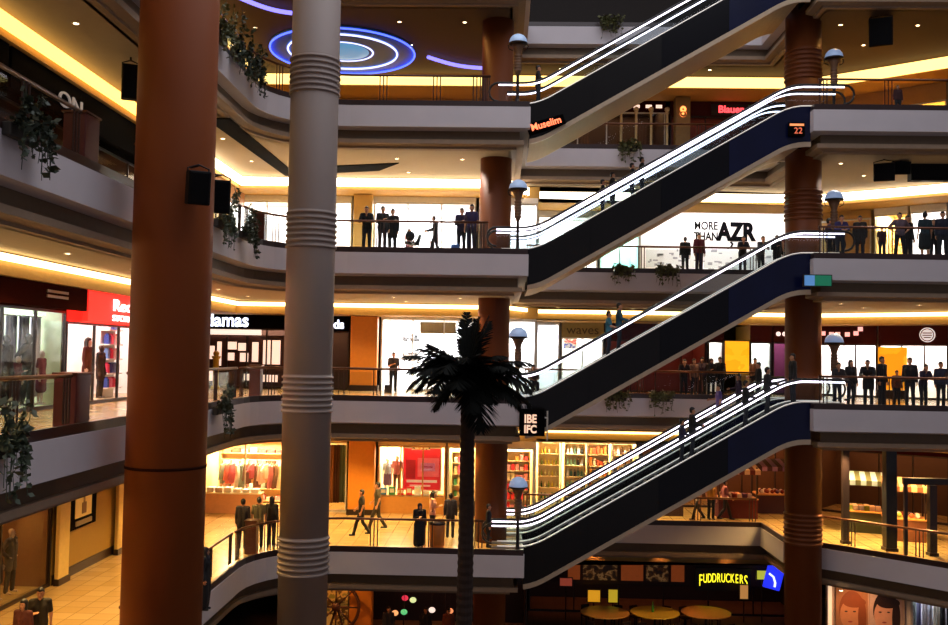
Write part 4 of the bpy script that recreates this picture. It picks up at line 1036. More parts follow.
x0 = XB_(478, 3, Yb); s = shop('white lit shop window with a small figure right of the brown column, second gallery', 3, (x0, Yb), 0, 1.65 - x0, hh=.05, header=m_hd_w, bays=1, light=(420, '#f2f6ff'))
x1 = XB_(560, 3, Ym); s = shop('white lit shop in the corner beside the lone escalator, second gallery', 3, (1.75, Ym), 0, x1 - 1.75, hh=.05, header=m_hd_w, bays=1, light=(420, '#f2f6ff'))
x0 = x1 + .03; x1 = XB_(604, 3, Ym); s = shop('shop with tan script sign and red and blue logo behind the lone escalator', 3, (x0, Ym), 0, x1 - x0, hh=.72, header=mat('header_tan3', '#9a8a54', .6), bays=2, light=(420, '#fff6ec'))
sign(s, 'waves', (x1 - x0) / 2, 2.98, .62, mat('letter_brown', '#4a3a1e', .5), sx=1.05)
panel('logo_board', 'white board with a red and blue emblem under the tan script sign', 'sign', 563.5, 337, 577, 349, Ym + .5, printmat('print_redblue', ['#f0e8e8', '#d86a6a', '#f4f0f0', '#6a78d0', '#f0f0f8'], 2.2, emit=.15), None)
x0 = x1 + .03; x1 = XB_(707, 3, Ym); s = shop('dark red cafe behind the lone escalator, second gallery', 3, (x0, Ym), 0, x1 - x0, hh=.8, header=m_hd_red, shell=m_shell_r, bays=4, frame=m_frame_dk, light=(110, '#ff9a70'))
panel('screen', 'small glowing blue screen above the dark red cafe counter', 'screen', 654, 334, 673, 341, Ym - .12, emat('screen_blue', '#7ab0e8', 1.1), m_frame_dk)
x0 = x1 + .03; x1 = XB_(724, 3, Ym); s = shop('narrow white lit window left of the yellow light panel, second gallery', 3, (x0, Ym), 0, x1 - x0, hh=.8, header=m_hd_red, bays=1, frame=m_frame_dk, light=(160, '#fff6ee'))
panel('light_panel', 'glowing yellow light panel on the recessed second gallery', 'light panel', 725, 341, 749, 374, Ym - .2, printmat('print_yellow', ['#ffac10', '#ffb41c', '#ffa814'], .6, emit=1.0), m_frame_dk)
x0 = XB_(750, 3, Ym); x1 = XB_(772, 3, Ym); s = shop('pale lit window right of the yellow light panel, second gallery', 3, (x0, Ym), 0, x1 - x0, hh=.8, header=m_hd_red, bays=1, frame=m_frame_dk, light=(220, '#f4fff8'))
x0 = x1 + .03; s = shop('purple lit shop bay left of the ringed brown column, second gallery', 3, (x0, Ym), 0, 15.1 - x0, hh=.8, header=m_hd_red, shell=mat('shell_purple', '#5a2848', .6), bays=2, frame=m_frame_dk, light=(120, '#ffc8e0'))
for q in (.25, .55, .95, 1.3): b = MB(); b.lathe([(.11, -.02), (.11, .02)], (q, -.08, 2.95), 12, 'y'); b.build('sign_mark', emat('letter_pinkwhite', '#ffe4e0', 1.1), s)
s = shop('bright white shop under the dark red header right of the ringed column', 3, diag(.05), A38, 2.95, hh=.85, header=m_hd_red, bays=3, frame=m_frame_dk, light=(420, '#fff4f6'), open_bay=1)
for q, zz in ((.35, 2.9), (.75, 2.86), (1.05, 2.86), (1.5, 2.85), (1.9, 2.9), (2.1, 3.1)): b = MB(); b.box(q, q + .22, -.09, -.065, zz, zz + .2); b.build('sign_mark', emat('letter_pink', '#ffb8b0', 1.1), s)
s = shop('shop with round white emblem on its dark red header, second gallery', 3, diag(3.05), A38, 3.0, hh=.85, header=m_hd_red, bays=3, frame=m_frame_dk, light=(330, '#fff0e8'))
b = MB(); b.lathe([(.33, -.03), (.33, .02)], (2.15, -.09, 2.92), 28, 'y'); em = b.build('emblem', emat('emblem_white', '#f0e4e0', .8), s)
b = MB(); b.lathe([(.25, -.035), (.29, -.035), (.29, -.02), (.25, -.02)], (2.15, -.1, 2.92), 28, 'y', False); b.box(1.95, 2.35, -.14, -.12, 2.98, 3.03); b.box(1.95, 2.35, -.14, -.12, 2.88, 2.93); b.box(2.0, 2.3, -.14, -.12, 2.78, 2.83); b.build('emblem_marks', mat('emblem_dark', '#5a2a28', .5), em)
q0 = diag(3.75, .25); t = thing('light_panel', 'glowing orange light panel below the dark red header behind the crowd', 'light panel', (q0[0], q0[1] , 0), A38)
b = MB(); b.box(-.62, .62, -.05, .05, .4, 2.35); b.build('sheet', printmat('print_orange', ['#ffa818', '#f89a14', '#ffb028'], .6, emit=.9), t)
b = MB(); b.box(-.68, .68, -.06, .06, 0, .39); b.build('base', m_frame_dk, t)

# ============ lowest gallery
m_oak = mat('shop_oak', '#b8803c', .5); m_pal = mat('shop_pale_wood', '#e0c088', .5)
WARM = '#ffd08a'
x0, x1 = -13.4, XB_(287, 2, Yb); s = shop('clothes shop with laden shelves behind the leaning couple, lowest gallery', 2, (x0, Yb), 0, x1 - x0, shell=m_shell_c, hh=.2, header=m_pal, bays=2, light=(1000, '#ffd8a0'), glassed=False)
xc = (x0 + x1) / 2
gc = ['#a84a50', '#d8b0a0', '#e8dcc8', '#6a4a3a', '#c88a6a', '#e08a90', '#f0e0d0', '#7a8a7a', '#c86a58', '#e8c8b8']
shelf_unit('tall shelf unit at the back of the warm clothes shop', (xc, Yb + 2.2, -5.5), 3.6, 2.9, .45, 5, m_pal)
fill_shelf((xc, Yb + 2.2, -5.5), 3.6, 2.9, .45, 5, gc, 'shelf unit of the warm clothes shop', 'folded_garment', 8)
clothes_rail('clothes rail in the window of the warm clothes shop', (xc + .1, Yb + 1.0, -5.5), 3.0, 0, 2.15); fill_rail((xc + .1, Yb + 1.0, -5.5), 3.0, 0, 13, gc, 'clothes rail of the warm clothes shop', 2.15)
counter('low pale counter before the warm clothes shop', (xc - .3, Yb - 1.0, -5.5), 2.6, .7, .9, mat('counter_pink_wood', '#c8906a', .5), mat('counter_top_pale', '#f0dcc0', .3))
fill_shelf((xc - .3, Yb - .95, -4.705), 2.6, .5, .6, 1, ['#f0e8e0', '#d8c0b0', '#e8a0a8', '#ffffff'], 'counter of the warm clothes shop', 'folded_garment', 6)
x0, x1 = XB_(289, 2, Yb), XB_(347, 2, Yb); s = shop('dark curtain bay beside the orange pilaster, lowest gallery', 2, (x0, Yb), 0, x1 - x0, shell=m_shell_c, hh=.2, header=m_pal, bays=1, light=(160, WARM), glassed=False)
for i, (px, c, lab) in enumerate(((329.5, '#8a5a30', 'tan'), (335, '#4a2418', 'dark brown'), (340.5, '#5a6a5a', 'grey green'))):
    curtain('%s curtain hanging beside the orange pilaster, lowest gallery' % lab, (XB_(px, 2, Yb + .4), Yb + .4 + .12 * i, -5.5 + .3), 0, .34, 2.7, cloth(c), 3)
pilaster('orange lit pilaster left of the bright shop, lowest gallery', 2, 348, 374, 42.35, mat('pilaster_orange', '#c27a1e', .5))
x0, x1 = XB_(377, 2, Yb), XB_(446, 2, Yb); s = shop('bright shop with the red poster, lowest gallery', 2, (x0, Yb), 0, x1 - x0, shell=m_shell_c, hh=.3, header=m_pal, bays=3, light=(760, '#fff0d0'), base=.75, frame=m_oak)
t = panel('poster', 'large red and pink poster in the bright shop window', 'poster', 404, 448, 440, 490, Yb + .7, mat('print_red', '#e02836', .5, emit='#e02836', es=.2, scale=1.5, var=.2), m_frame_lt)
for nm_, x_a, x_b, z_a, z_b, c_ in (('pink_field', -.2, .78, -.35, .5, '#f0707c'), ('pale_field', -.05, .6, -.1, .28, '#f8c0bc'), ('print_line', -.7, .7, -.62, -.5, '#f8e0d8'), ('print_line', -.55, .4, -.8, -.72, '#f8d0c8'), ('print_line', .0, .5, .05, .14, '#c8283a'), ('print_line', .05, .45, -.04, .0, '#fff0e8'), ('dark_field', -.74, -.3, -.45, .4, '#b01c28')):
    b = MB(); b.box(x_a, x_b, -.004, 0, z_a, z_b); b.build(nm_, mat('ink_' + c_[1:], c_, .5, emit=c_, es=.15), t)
panel('poster', 'small white poster with black emblem above the red one', 'poster', 412, 443, 430, 450, Yb + .55, printmat('print_emblem', ['#f4ecd8', '#1a1a1a', '#f4ecd8', '#d8b080'], 5), None)
mannequin('mannequin in a pink top left of the red poster', (XB_(397, 2, Yb + .5), Yb + .52, -4.7), 0, 'stand', 'shirt', '#e08a98', 'trousers', '#7a4a3a', '#e8c8b0', 1.75)
mannequin('mannequin in a pale blue top at the orange pilaster end of the bright window', (XB_(387, 2, Yb + .5), Yb + .72, -4.7), 0, 'stand', 'shirt', '#b8c4e0', 'skirt', '#8a6a8a', '#e8c8b0', 1.6)
b = MB(); b.box(x0 + .15, x1 - .15, Yb + .12, Yb + .95, -5.5, -4.72); o = b.build('window_plinth', m_pal); tag(o, 'pale plinth along the bright shop window below the red poster', 'plinth'); b = MB(); b.box(x0 + .12, x1 - .12, Yb + .10, Yb + .97, -4.72, -4.70); b.build('plinth_top', m_oak, o)
for i in range(7):
    px = 384 + i * 8.5; t = thing('toy_box', 'small boxed toy along the foot of the bright shop window', 'box', (XB_(px, 2, Yb + .3), Yb + .22, -4.695), 0, 'boxed toys in the bright shop window')
    b = MB(); hh = RB.uniform(.2, .42); b.box(-.14, .14, -.08, .08, 0, hh); b.build('carton', cloth(RB.choice(['#3a8a5a', '#e8d060', '#d83a40', '#f0f0f0', '#4a8ac0'])), t); b = MB(); b.box(-.10, .10, -.085, -.08, hh * .3, hh * .8); b.build('carton_print', cloth('#f8e8d0'), t)
x0, x1 = x1 + .03, XB_(477, 2, Yb); s = shop('narrow bright shop with red racks behind the palm trunk, lowest gallery', 2, (x0, Yb), 0, x1 - x0, shell=m_shell_c, hh=.3, header=m_pal, bays=1, light=(380, '#ffeec0'), glassed=False)
gr = ['#e0343a', '#f06a5a', '#f8e0a0', '#f4f0e0', '#d89a3a', '#4a8a5a', '#e85a78']
shelf_unit('shelf of red and yellow goods behind the palm trunk', ((x0 + x1) / 2, Yb + 1.2, -5.5), x1 - x0 - .3, 2.7, .4, 5, m_pal); fill_shelf(((x0 + x1) / 2, Yb + 1.2, -5.5), x1 - x0 - .3, 2.7, .4, 5, gr, 'shelf behind the palm trunk', 'box', 5)
x0 = x1 + .03; s = shop('bright shop with red goods right of the brown column, lowest gallery', 2, (x0, Yb), 0, 1.65 - x0, shell=m_shell_c, hh=.3, header=m_pal, bays=1, light=(500, '#ffeec0'), glassed=False)
xm = .88; shelf_unit('shelf of red goods beside the lowest lamp post', (xm, Yb + 1.0, -5.5), 1.2, 2.8, .4, 6, m_pal); fill_shelf((xm, Yb + 1.0, -5.5), 1.2, 2.8, .4, 6, ['#e0343a', '#f0444a', '#f8a0a0', '#f4e0b0', '#e88a3a'], 'shelf of red goods beside the lowest lamp post', 'box', 5)
x0, x1 = 1.75, XB_(640, 2, Ym); s = shop('long bright shop of green, red and white goods behind the lowest escalators', 2, (x0, Ym), 0, x1 - x0, shell=m_shell_c, hh=.3, header=m_pal, bays=4, light=(1500, '#fff0cc'), glassed=False)
for i, (px, c, lab) in enumerate(((549, ['#e8c84a', '#8a9a3a', '#2a5a2a', '#f0e0a0'], 'yellow and green goods'), (575, ['#8ab8a0', '#2a2a2a', '#4a6a5a', '#e0e0e0'], 'dark and green goods'), (598, ['#f08a40', '#f0b050', '#f8e0b0', '#d85a30'], 'orange goods'), (622, ['#ffffff', '#5a3a2a', '#d8a080', '#e8d8d0'], 'white and brown goods'))):
    X = XB_(px, 2, Ym + 1); shelf_unit('shelf of %s behind the lowest escalators' % lab, (X, Ym + 1.0, -5.5), 1.08, 2.9, .4, 5, m_pal); fill_shelf((X, Ym + 1.0, -5.5), 1.08, 2.9, .4, 5, c, 'shelf of %s' % lab, ['bottle', 'handbag', 'box', 'handbag'][i], 5)
panel('hanging_board', 'dark blue board above the lowest escalators beside the yellow bulkhead', 'sign', 637, 436, 672, 449, Ym - .5, mat('board_navy', '#14142c', .5), m_frame_dk)
# market stalls in the recess and beyond the ringed column
def stall(label, k, x, y, w, c1, c2, rz=0, group=None):
    t = thing('market_stall', label, 'stall', (x, y, LZ[k]), rz, group)
    for sx in (-1, 1):
        for sy in (0, 1): b = MB(); b.box(sx * w / 2 - .03, sx * w / 2 + .03, sy * .9, sy * .9 + .06, 0, 2.3); b.build('post', m_frame_dk, t)
    b = MB(); b.box(-w / 2 - .03, w / 2 + .03, -.04, 1.0, .0, .85); b.build('counter', cloth(c1), t)
    b = MB(); b.box(-w / 2 - .06, w / 2 + .06, -.08, 1.03, .85, .9); b.build('counter_top', m_oak, t)
    b = MB(); n = 8
    for i in range(n): 
        xx = -w / 2 - .1 + (w + .2) * i / n; b.k = i % 2; b.add([(xx, -.25, 2.2), (xx + (w + .2) / n, -.25, 2.2), (xx + (w + .2) / n, 1.05, 2.45), (xx, 1.05, 2.45), (xx, -.25, 2.0), (xx + (w + .2) / n, -.25, 2.0)], [(0, 1, 2, 3), (0, 1, 5, 4)])
    b.build('awning', [cloth(c1), cloth(c2)], t); return t
def heap(x, y, z, n, cols, group, lab, r=.09, w=1.4, kind='ball', rz=0):
    for i in range(n):
        c = RB.choice(cols); b = MB(); xx = x - w / 2 + w * (i % 6 + .5) / 6
        if kind == 'ball': b.lathe([(.02, 0), (r * .8, .03), (r, r), (r * .8, r * 1.7), (.03, r * 2), (.01, r * 1.9)], n=10)
        else: b.box(-r, r, -r, r, 0, r * 2); b.box(-r * .9, r * .9, -r * 1.02, -r, r * .5, r * 1.3)
        o = b.build('toy_ball' if kind == 'ball' else 'goods_box', cloth(c)); dx_, dy_ = xx - x, .24 * (i // 6); o.location = (x + dx_ * math.cos(rz) - dy_ * math.sin(rz), y + dx_ * math.sin(rz) + dy_ * math.cos(rz), z + .006); o.rotation_euler = (0, 0, RB.uniform(-.3, .3)); tag(o, lab, 'goods', group)
for i, (px, Y, c1, c2, lab) in enumerate(((664, 43.9, '#3a1c14', '#6a3a20', 'brown market stall behind the lowest escalators'), (738, 43.6, '#5a1414', '#c8a080', 'dark red market stall left of the ringed brown column'), (776, 45.2, '#3a1a2a', '#8a6a9a', 'plum market stall close behind the ringed brown column'))):
    X = XB_(px, 2, Y); stall(lab, 2, X, Y, 1.7, c1, c2); heap(X, Y + .2, -5.5 + .9, 16, ['#d8a878', '#8a3a2a', '#c8c0b8', '#5a3a5a', '#e8d0b0', '#7a2a1a'], 'goods heaped on the ' + lab, 'item heaped on the ' + lab, .09, 1.4, 'box' if i % 2 else 'ball')
    point((X, Y + .3, -5.5 + 2.0), 45, '#ffb070', .08)
s = shop('dim brown shop behind the market stalls, lowest gallery recess', 2, (x1 + .05, Ym), 0, 15.0 - x1, shell=mat('shell_brown', '#5a3a24', .6), hh=.4, header=m_hd_br, bays=5, frame=m_frame_dk, light=(130, '#ffb070'), glassed=False)
s = shop('warm brown shop behind the dark stall posts, lowest gallery', 2, diag(.05), A38, 6.0, shell=mat('shell_brown3', '#4a2e1a', .6), hh=.35, header=m_hd_br, bays=4, frame=m_frame_dk, light=(70, '#ffb878'), glassed=False)
for i, (px, Y, lab) in enumerate(((849, 37.8, 'dark stall post nearest the ringed brown column'), (894, 36.6, 'thick blue black stall post in the middle of the lowest right gallery'), (937, 35.8, 'dark stall post carrying the wooden frame at the picture edge'))):
    X = XB_(px, 2, Y); t = thing('stall_post', lab, 'post', (X, Y + .4, -5.5)); r = (.12, .20, .13)[i]
    b = MB(); b.box(-r, r, -r, r, 0, 3.85 if i < 2 else 2.6); b.build('shaft', mat('stall_post_dark', '#1c1014', .5) if i != 1 else mat('stall_post_blue', '#0c141c', .4), t); b = MB(); b.box(-r - .04, r + .04, -r - .04, r + .04, 0, .12); b.build('foot', m_frame_dk, t)
a = at(903, 481, 36.15); c = at(948, 486, 36.15); b = MB(); b.box(a.x, c.x + 2, 36.1, 36.25, a.z - .12, a.z + .12); o = b.build('stall_beam', mat('stall_post_dark', '#1c1014', .5)); tag(o, 'dark beam over the stall posts at the picture edge', 'beam')
b = MB()
for q in (a.x + .04, c.x + 1.8): b.box(q, q + .12, 36.12, 36.24, -5.5, a.z - .12)
b.build('leg', mat('stall_post_dark', '#1c1014', .5), o)
for i, (px, Y, c1, c2, lab) in enumerate(((866, 40.6, '#3a3a20', '#7a8aa0', 'olive stall with blue awning between two dark posts'), (905, 38.9, '#6a3a1a', '#a88a6a', 'tan stall right of the blue black post'), (978, 38.0, '#4a2a1a', '#c8a050', 'brown stall at the picture edge of the lowest gallery'))):
    X = XB_(px, 2, Y); stall(lab, 2, X, Y, 1.5, c1, c2, -.3); heap(X, Y + .25, -4.6, 16, ['#e8a060', '#c8c8c0', '#8a9a3a', '#d87a4a', '#f0d8b0', '#3a4a7a', '#a83a3a'], 'goods heaped on the ' + lab, 'item heaped on the ' + lab, .095, 1.35, 'ball' if i % 2 else 'box', -.3); point((X, Y + .3, -5.5 + 2.0), 45, '#ffb070', .08)
# left wall of the lowest gallery
y0 = 17.0; s = lwall(2, y0, yl(52, 2) - y0, 'dim window with dressed mannequins at the picture edge, lowest gallery', shell=mat('shell_brown2', '#7a5230', .6), hh=.5, header=mat('header_ochre', '#8a6a2a', .6), bays=4, frame=m_frame_dk, light=(150, '#ffc070'))
mannequin('mannequin in a black and white dress at the edge of the lowest gallery window', (-13.95, yl(14, 2), -5.4), PI / 2, 'stand', 'jumper', '#1c1818', 'skirt', '#241c20', '#a08a78', 1.9, hair='bun_hair')
mannequin('mannequin in a grey coat in the lowest gallery window', (-14.0, yl(30, 2), -5.4), PI / 2, 'hips', 'coat', '#4a4038', 'trousers', '#2a2420', '#b89a80', 1.85)
ya = yl(52, 2) + .05
t = thing('gallery_wall_panel', 'ochre lit wall panel carrying the framed picture, lowest gallery', 'wall panel', (-13.45, ya, -5.5), PI / 2); wl = 42.9 - ya
b = MB(); b.box(0, wl, 0, .2, 0, 3.33); b.build('panel_face', mat('wall_ochre', '#9a7830', .6, var=.05), t); b = MB(); b.box(0, wl, -.03, 0, 0, .3); b.build('skirting', m_frame_dk, t)
for px, wd in ((52, .7), (112, .9)):
    y = yl(px, 2); tt = thing('pilaster', 'pale %s pilaster %s the framed picture, lowest gallery' % (('narrow', 'before') if px < 80 else ('broad', 'behind')), 'pilaster', (-13.415, y, -5.5), PI / 2); b = MB(); b.box(0, wd, -.2, -.075, 0, 3.3); b.build('shaft', mat('pilaster_pale', '#d8b86a', .5), tt, bevel=.02); b = MB(); b.box(-.04, wd + .04, -.24, -.072, 0, .2); b.build('plinth', m_frame_dk, tt)
yp = yl(79, 2, 2.2); t = thing('framed_picture', 'dark framed picture of a bottle on the ochre wall', 'picture', (-13.40, yp, -3.4), PI / 2)
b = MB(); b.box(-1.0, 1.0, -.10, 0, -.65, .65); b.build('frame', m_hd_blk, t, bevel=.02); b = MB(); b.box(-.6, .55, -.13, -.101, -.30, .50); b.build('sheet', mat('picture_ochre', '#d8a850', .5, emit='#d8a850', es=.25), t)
b = MB(); b.box(-.18, .12, -.15, -.131, -.2, .15); b.box(-.08, .02, -.15, -.131, .15, .4); b.build('bottle_print', mat('print_umber', '#7a4a20', .5), t); b = MB(); b.box(-.55, .6, -.135, -.101, -.55, -.40); b.build('caption_strip', mat('picture_strip', '#8a7a60', .5), t)
for y in (yl(40, 2), yp, yl(110, 2)): spot((-12.3, y, -1.95), 420, '#ffcc70', 110, .06, (0, -.5, 0))
# ------------------------------------------------------------------ ground floor
m_gdark = mat('ground_shop_dark', '#1c0e10', .5)
s = shop('dark cafe with small coloured lights behind the palm trunk, ground floor', 1, (-7.2 + 1.2, Yb), 0, 7.4, shell=m_gdark, hh=1.2, header=m_gdark, bays=4, frame=m_frame_dk, light=(60, '#ff9a60'), h=3.7, glassed=False)
x0 = XB_(345, 1, 42.5); pilaster('orange lit pilaster beside the spoked wheel, ground floor', 1, 349, 372, 42.3, mat('pilaster_orange', '#c27a1e', .5), 3.8)
spot((XB_(360, 1, 42), 41.3, -7.2), 260, '#ffb040', 100, .06, (.4, 0, 0)); spot((XB_(335, 1, 42), 40.6, -7.2), 200, '#ffb060', 100, .06, (.4, 0, 0))
p = at(336, 607, 41.6); t = thing('spoked_wheel', 'large ornamental spoked wheel beside the pale grey column, ground floor', 'wheel', (p.x, 41.6, p.z))
m_wheel = mat('wheel_bronze', '#4a2a1a', .5)
b = MB(); b.tube([(1.0 * math.cos(2 * PI * i / 40), 0, 1.0 * math.sin(2 * PI * i / 40)) for i in range(40)], .07, 8, True); b.build('rim', m_wheel, t, True)
b = MB(); b.lathe([(.17, -.1), (.2, 0), (.17, .1)], n=16, axis='y'); b.build('hub', m_wheel, t, True)
for i in range(8):
    a = 2 * PI * i / 8; b = MB(); b.tube([(.15 * math.cos(a), 0, .15 * math.sin(a)), (.96 * math.cos(a), 0, .96 * math.sin(a))], [.045, .035], 6); b.build('spoke', m_wheel, t, True)
b = MB(); hz = p.z + 11
for sx in (-1, 1): b.tube([(0, .16, 0), (sx * .5, .2, -hz + .02)], .05, 6)
b.build('stand', m_wheel, t)
panel('lit_board', 'olive yellow backboard behind the spoked wheel, ground floor', 'board', 318, 586, 347, 640, 42.6, printmat('print_olive', ['#8a7a2a', '#c8a04a', '#6a4a1a', '#d8b860'], 2, emit=.1), None)
for i, (px, py, c, lab) in enumerate(((405, 598, '#d83048', 'red'), (413, 600, '#d8e8a0', 'pale green'), (432, 610, '#ffe8d8', 'white'), (450, 611, '#ff9a60', 'orange'), (404, 612, '#58c078', 'green'), (395, 613, '#ffb070', 'amber'))):
    p = at(px, py, 42.6 - .05 * i); t = thing('pendant_lamp', '%s pendant lamp in the dark ground floor cafe' % lab, 'lamp', (p.x, 42.6 - .05 * i, p.z))
    b = MB(); b.sphere((0, 0, 0), .15, 12, 8, (1, 1, .8)); b.build('globe', emat('pendant_' + lab.replace(' ', '_'), c, 1.0), t, True); b = MB(); b.tube([(0, 0, .1), (0, 0, -7.13 - p.z)], .012, 5); b.build('cord', m_frame_dk, t)
# restaurant front with lit panels
Yr = 48.0
s = shop('dark restaurant front with an orange panelled header, ground floor', 1, (1.6, Yr), 0, 13.4, 3.0, shell=m_gdark, hh=1.75, header=mat('header_umber', '#3a1c10', .6), bays=6, frame=m_frame_dk, light=(60, '#ff8a50'), h=3.2, glassed=False)
def xr(px, dz=2.5): return XB_(px, 1, Yr, dz) - 1.6
m_op = mat('panel_orange', '#c8602a', .5, emit='#c8602a', es=.18); m_pp = printmat('panel_scene', ['#3a2418', '#8a5a30', '#c89a60', '#5a3418', '#2a1a18'], 2.5, emit=.10)
for i, (a, c, m) in enumerate(((568, 580, m_op), (583, 617, m_pp), (621, 643, m_op), (646, 668, m_pp), (671, 684, m_op))):
    b = MB(); b.box(xr(a), xr(c), -.10, -.061, 1.62, 2.5); b.build('header_panel', m, s)
m_fy = emat('letter_yellow', '#fff02a', 1.6)
word = 'FUDDRUCKERS'; xa, xb_ = xr(700), xr(745)
b = MB(); b.box(xa - .25, xb_ + .25, -.16, -.061, 1.25, 2.35); sb = b.build('sign_board', mat('sign_board_black', '#0a0808', .4), s)
for i, ch in enumerate(word):
    f = i / (len(word) - 1); big = 1.28 if i in (0, len(word) - 1) else 1.0
    text('sign_letter', ch, .62 * big, m_fy, s, (xa + (xb_ - xa) * f, -.18, 1.80 + .06 * math.sin(f * PI) - (.08 if big > 1 else 0)), (PI / 2, 0, 0), .02, 'CENTER', .50, 0)
p = at(774, 578, 46.4); t = thing('neon_sign', 'tilted blue neon sign left of the ringed brown column, ground floor', 'sign', (p.x, 46.4, p.z)); t.rotation_euler = (0, .25, 0)
b = MB(); b.box(-.42, .42, 0, .12, -.55, .55); b.build('panel', emat('sign_blue', '#2430e8', 1.2), t, bevel=.05); b = MB(); b.tube([(-.28, -.04, .15), (-.05, -.04, .05), (.1, -.04, -.2), (.12, -.04, -.4)], .05, 6); b.build('neon_stroke', emat('neon_white', '#c8d0ff', 2.0), t, True)
b = MB(); b.tube([(0, .06, .5), (0, .06, -7.15 - p.z)], .03, 6); b.build('hanger', m_frame_dk, t)
for i, (px, py, w, h, c, lab) in enumerate(((762, 575, 10, 9, '#c8c830', 'small yellow lit menu sign beside the blue neon sign'), (744, 592, 8, 14, '#c88a4a', 'amber menu board below the yellow lettering'), (594, 596, 12, 12, '#e8a020', 'yellow lit box above the round tables, beside its narrower twin'), (613, 596, 9, 13, '#c8a828', 'narrow yellow lit box above the round tables'), (566, 582, 12, 8, '#8a3a2a', 'small red lit sign under the lowest escalator'))):
    t = panel('menu_sign', lab, 'sign', px - w / 2, py - h / 2, px + w / 2, py + h / 2, 46.9 - .1 * i, emat('menu_%d' % i, c, .75), m_frame_dk, fw=.04)
    z = t.location.z; b = MB(); b.tube([(0, .03, -(at(px, py - h / 2, 46.9).z - at(px, py, 46.9).z) - .05), (0, .03, -11 - z)], .03, 6); b.build('pole', m_frame_dk, t)
# round tables with chairs
def round_table(px, lab, c):
    p = at(px, 612, 44.4); t = thing('round_table', lab, 'table', (p.x, 44.4, -11))
    h = p.z + 11
    b = MB(); b.lathe([(1.08, h - .05), (1.13, h - .025), (1.12, h)], n=40); b.build('tabletop', mat('table_' + c[1:], c, .35), t)
    b = MB(); b.lathe([(.35, 0), (.35, .04), (.06, .1), (.06, h - .06), (.3, h - .05)], n=16); b.build('pedestal', m_frame_dk, t, True); return p
tl = [(605, 'round pale topped table under the lowest escalator, left of three'), (655, 'middle round table with a green bottle, ground floor'), (706, 'round table below the yellow lettered sign')]
chp = None
for (px, lab), c in zip(tl, ('#a8854a', '#a89a3a', '#b08450')):
    p = round_table(px, lab, c)
    for a in (PI / 2 - .5, PI / 2 + .5, -PI / 2 - .5, -PI / 2 + .5):
        x, y = p.x + 1.45 * math.cos(a), 44.4 + 1.45 * math.sin(a)
        if chp is None:
            chp = thing('dining_chair', 'dark wooden chair drawn up to a round ground floor table', 'chair', (0, 0, -11), 0, 'chairs round the ground floor tables')
            mw = mat('chair_dark', '#241410', .5)
            b = MB(); b.box(-.22, .22, -.22, .22, .44, .49); b.build('seat', mw, chp, bevel=.01); b = MB(); b.box(-.21, .21, .19, .23, .55, .95); b.build('backrest', mw, chp, bevel=.01)
            for sx in (-1, 1):
                for sy in (-1, 1): b = MB(); b.box(sx * .19 - .02, sx * .19 + .02, sy * .19 - .02, sy * .19 + .02, 0, .44 if sy < 0 else .95); b.build('leg', mw, chp)
            c_ = chp
        else: c_ = dup(chp)
        c_.location = (x, y, -11); c_.rotation_euler = (0, 0, a - PI / 2 )
p = at(655, 612, 44.3); b = MB(); b.lathe([(.05, 0), (.06, .02), (.06, .25), (.025, .34), (.022, .44), (.03, .46)], n=12); o = b.build('bottle', mat('bottle_green', '#3a8a2a', .2), smooth=True); o.location = (p.x - .1, 44.3, p.z); tag(o, 'green bottle on the middle round table', 'bottle')
for x in (4.5, 7.5, 10.5): spot((x, 44.2, -7.2), 150, '#ffb070', 110, .06)
# fashion posters and white drapery at the picture edge
Yp = 40.6
bw = thing('display_wall', 'pale display wall carrying the fashion posters, ground floor', 'wall', (XB_(827, 1, Yp + .2), Yp + .1, -11)); wv = XB_(904, 1, Yp + .2) - bw.location.x; bw['kind'] = 'thing'
b = MB(); b.box(0, wv, 0, .25, 0, 3.7); b.build('panel_face', mat('wall_blush', '#c8a890', .6), bw); b = MB(); b.box(0, .15, -.06, 0, 0, 3.7); b.build('edge_light', emat('edge_light', '#ffd8b0', .7), bw)
def portrait(label, px0, px1, hairc, skinc, bg, sh):
    a = at(px0, 577, Yp); c = at(px1, 577, Yp); w = c.x - a.x; t = thing('fashion_poster', label, 'poster', (a.x, Yp, -9.1)); h = 2.35
    b = MB(); b.box(0, w, .02, .06, -h / 2, h / 2 + .25); b.build('sheet', cloth(bg), t)
    def blob(n, cx_, cz_, rx, rz, col, d, em=.12):
        q = MB(); q.add([(cx_ + rx * math.cos(2 * PI * i / 28), .02 - d, cz_ + rz * math.sin(2 * PI * i / 28)) for i in range(28)], [tuple(range(28))]); q.build(n, mat('ink_' + col[1:], col, .5), t)
    m = w / 2
    blob('printed_hair', m, .40, w * .40, .80, hairc, .002); blob('printed_shoulder', m, -1.0, w * .46, .55, sh, .003); blob('printed_neck', m, -.45, w * .13, .45, skinc, .004)
    blob('printed_face', m - w * .04, .22, w * .33, .62, skinc, .005)
    for s in (-1, 1): blob('printed_eye', m - w * .05 + s * w * .13, .34, w * .05, .03, '#3a241a', .006)
    blob('printed_mouth', m - w * .05, -.08, w * .07, .035, '#a0483e', .006); blob('printed_fringe', m + w * .08, .72, w * .36, .22, hairc, .006); blob('printed_lock', m + w * .32, .1, w * .13, .75, hairc, .007)
portrait('fashion poster of a woman with long auburn hair beside the ringed brown column', 836, 868, '#8a4a24', '#c88a5e', '#a8744e', '#2a1c14')
portrait('fashion poster of a dark haired face beside the white drapery', 870, 902, '#2a1610', '#d8a080', '#c8aa98', '#7a4a6a')
spot((XB_(868, 1, 39), 38.6, -7.25), 170, '#ffd0a0', 110, .06, (.55, 0, 0)); 
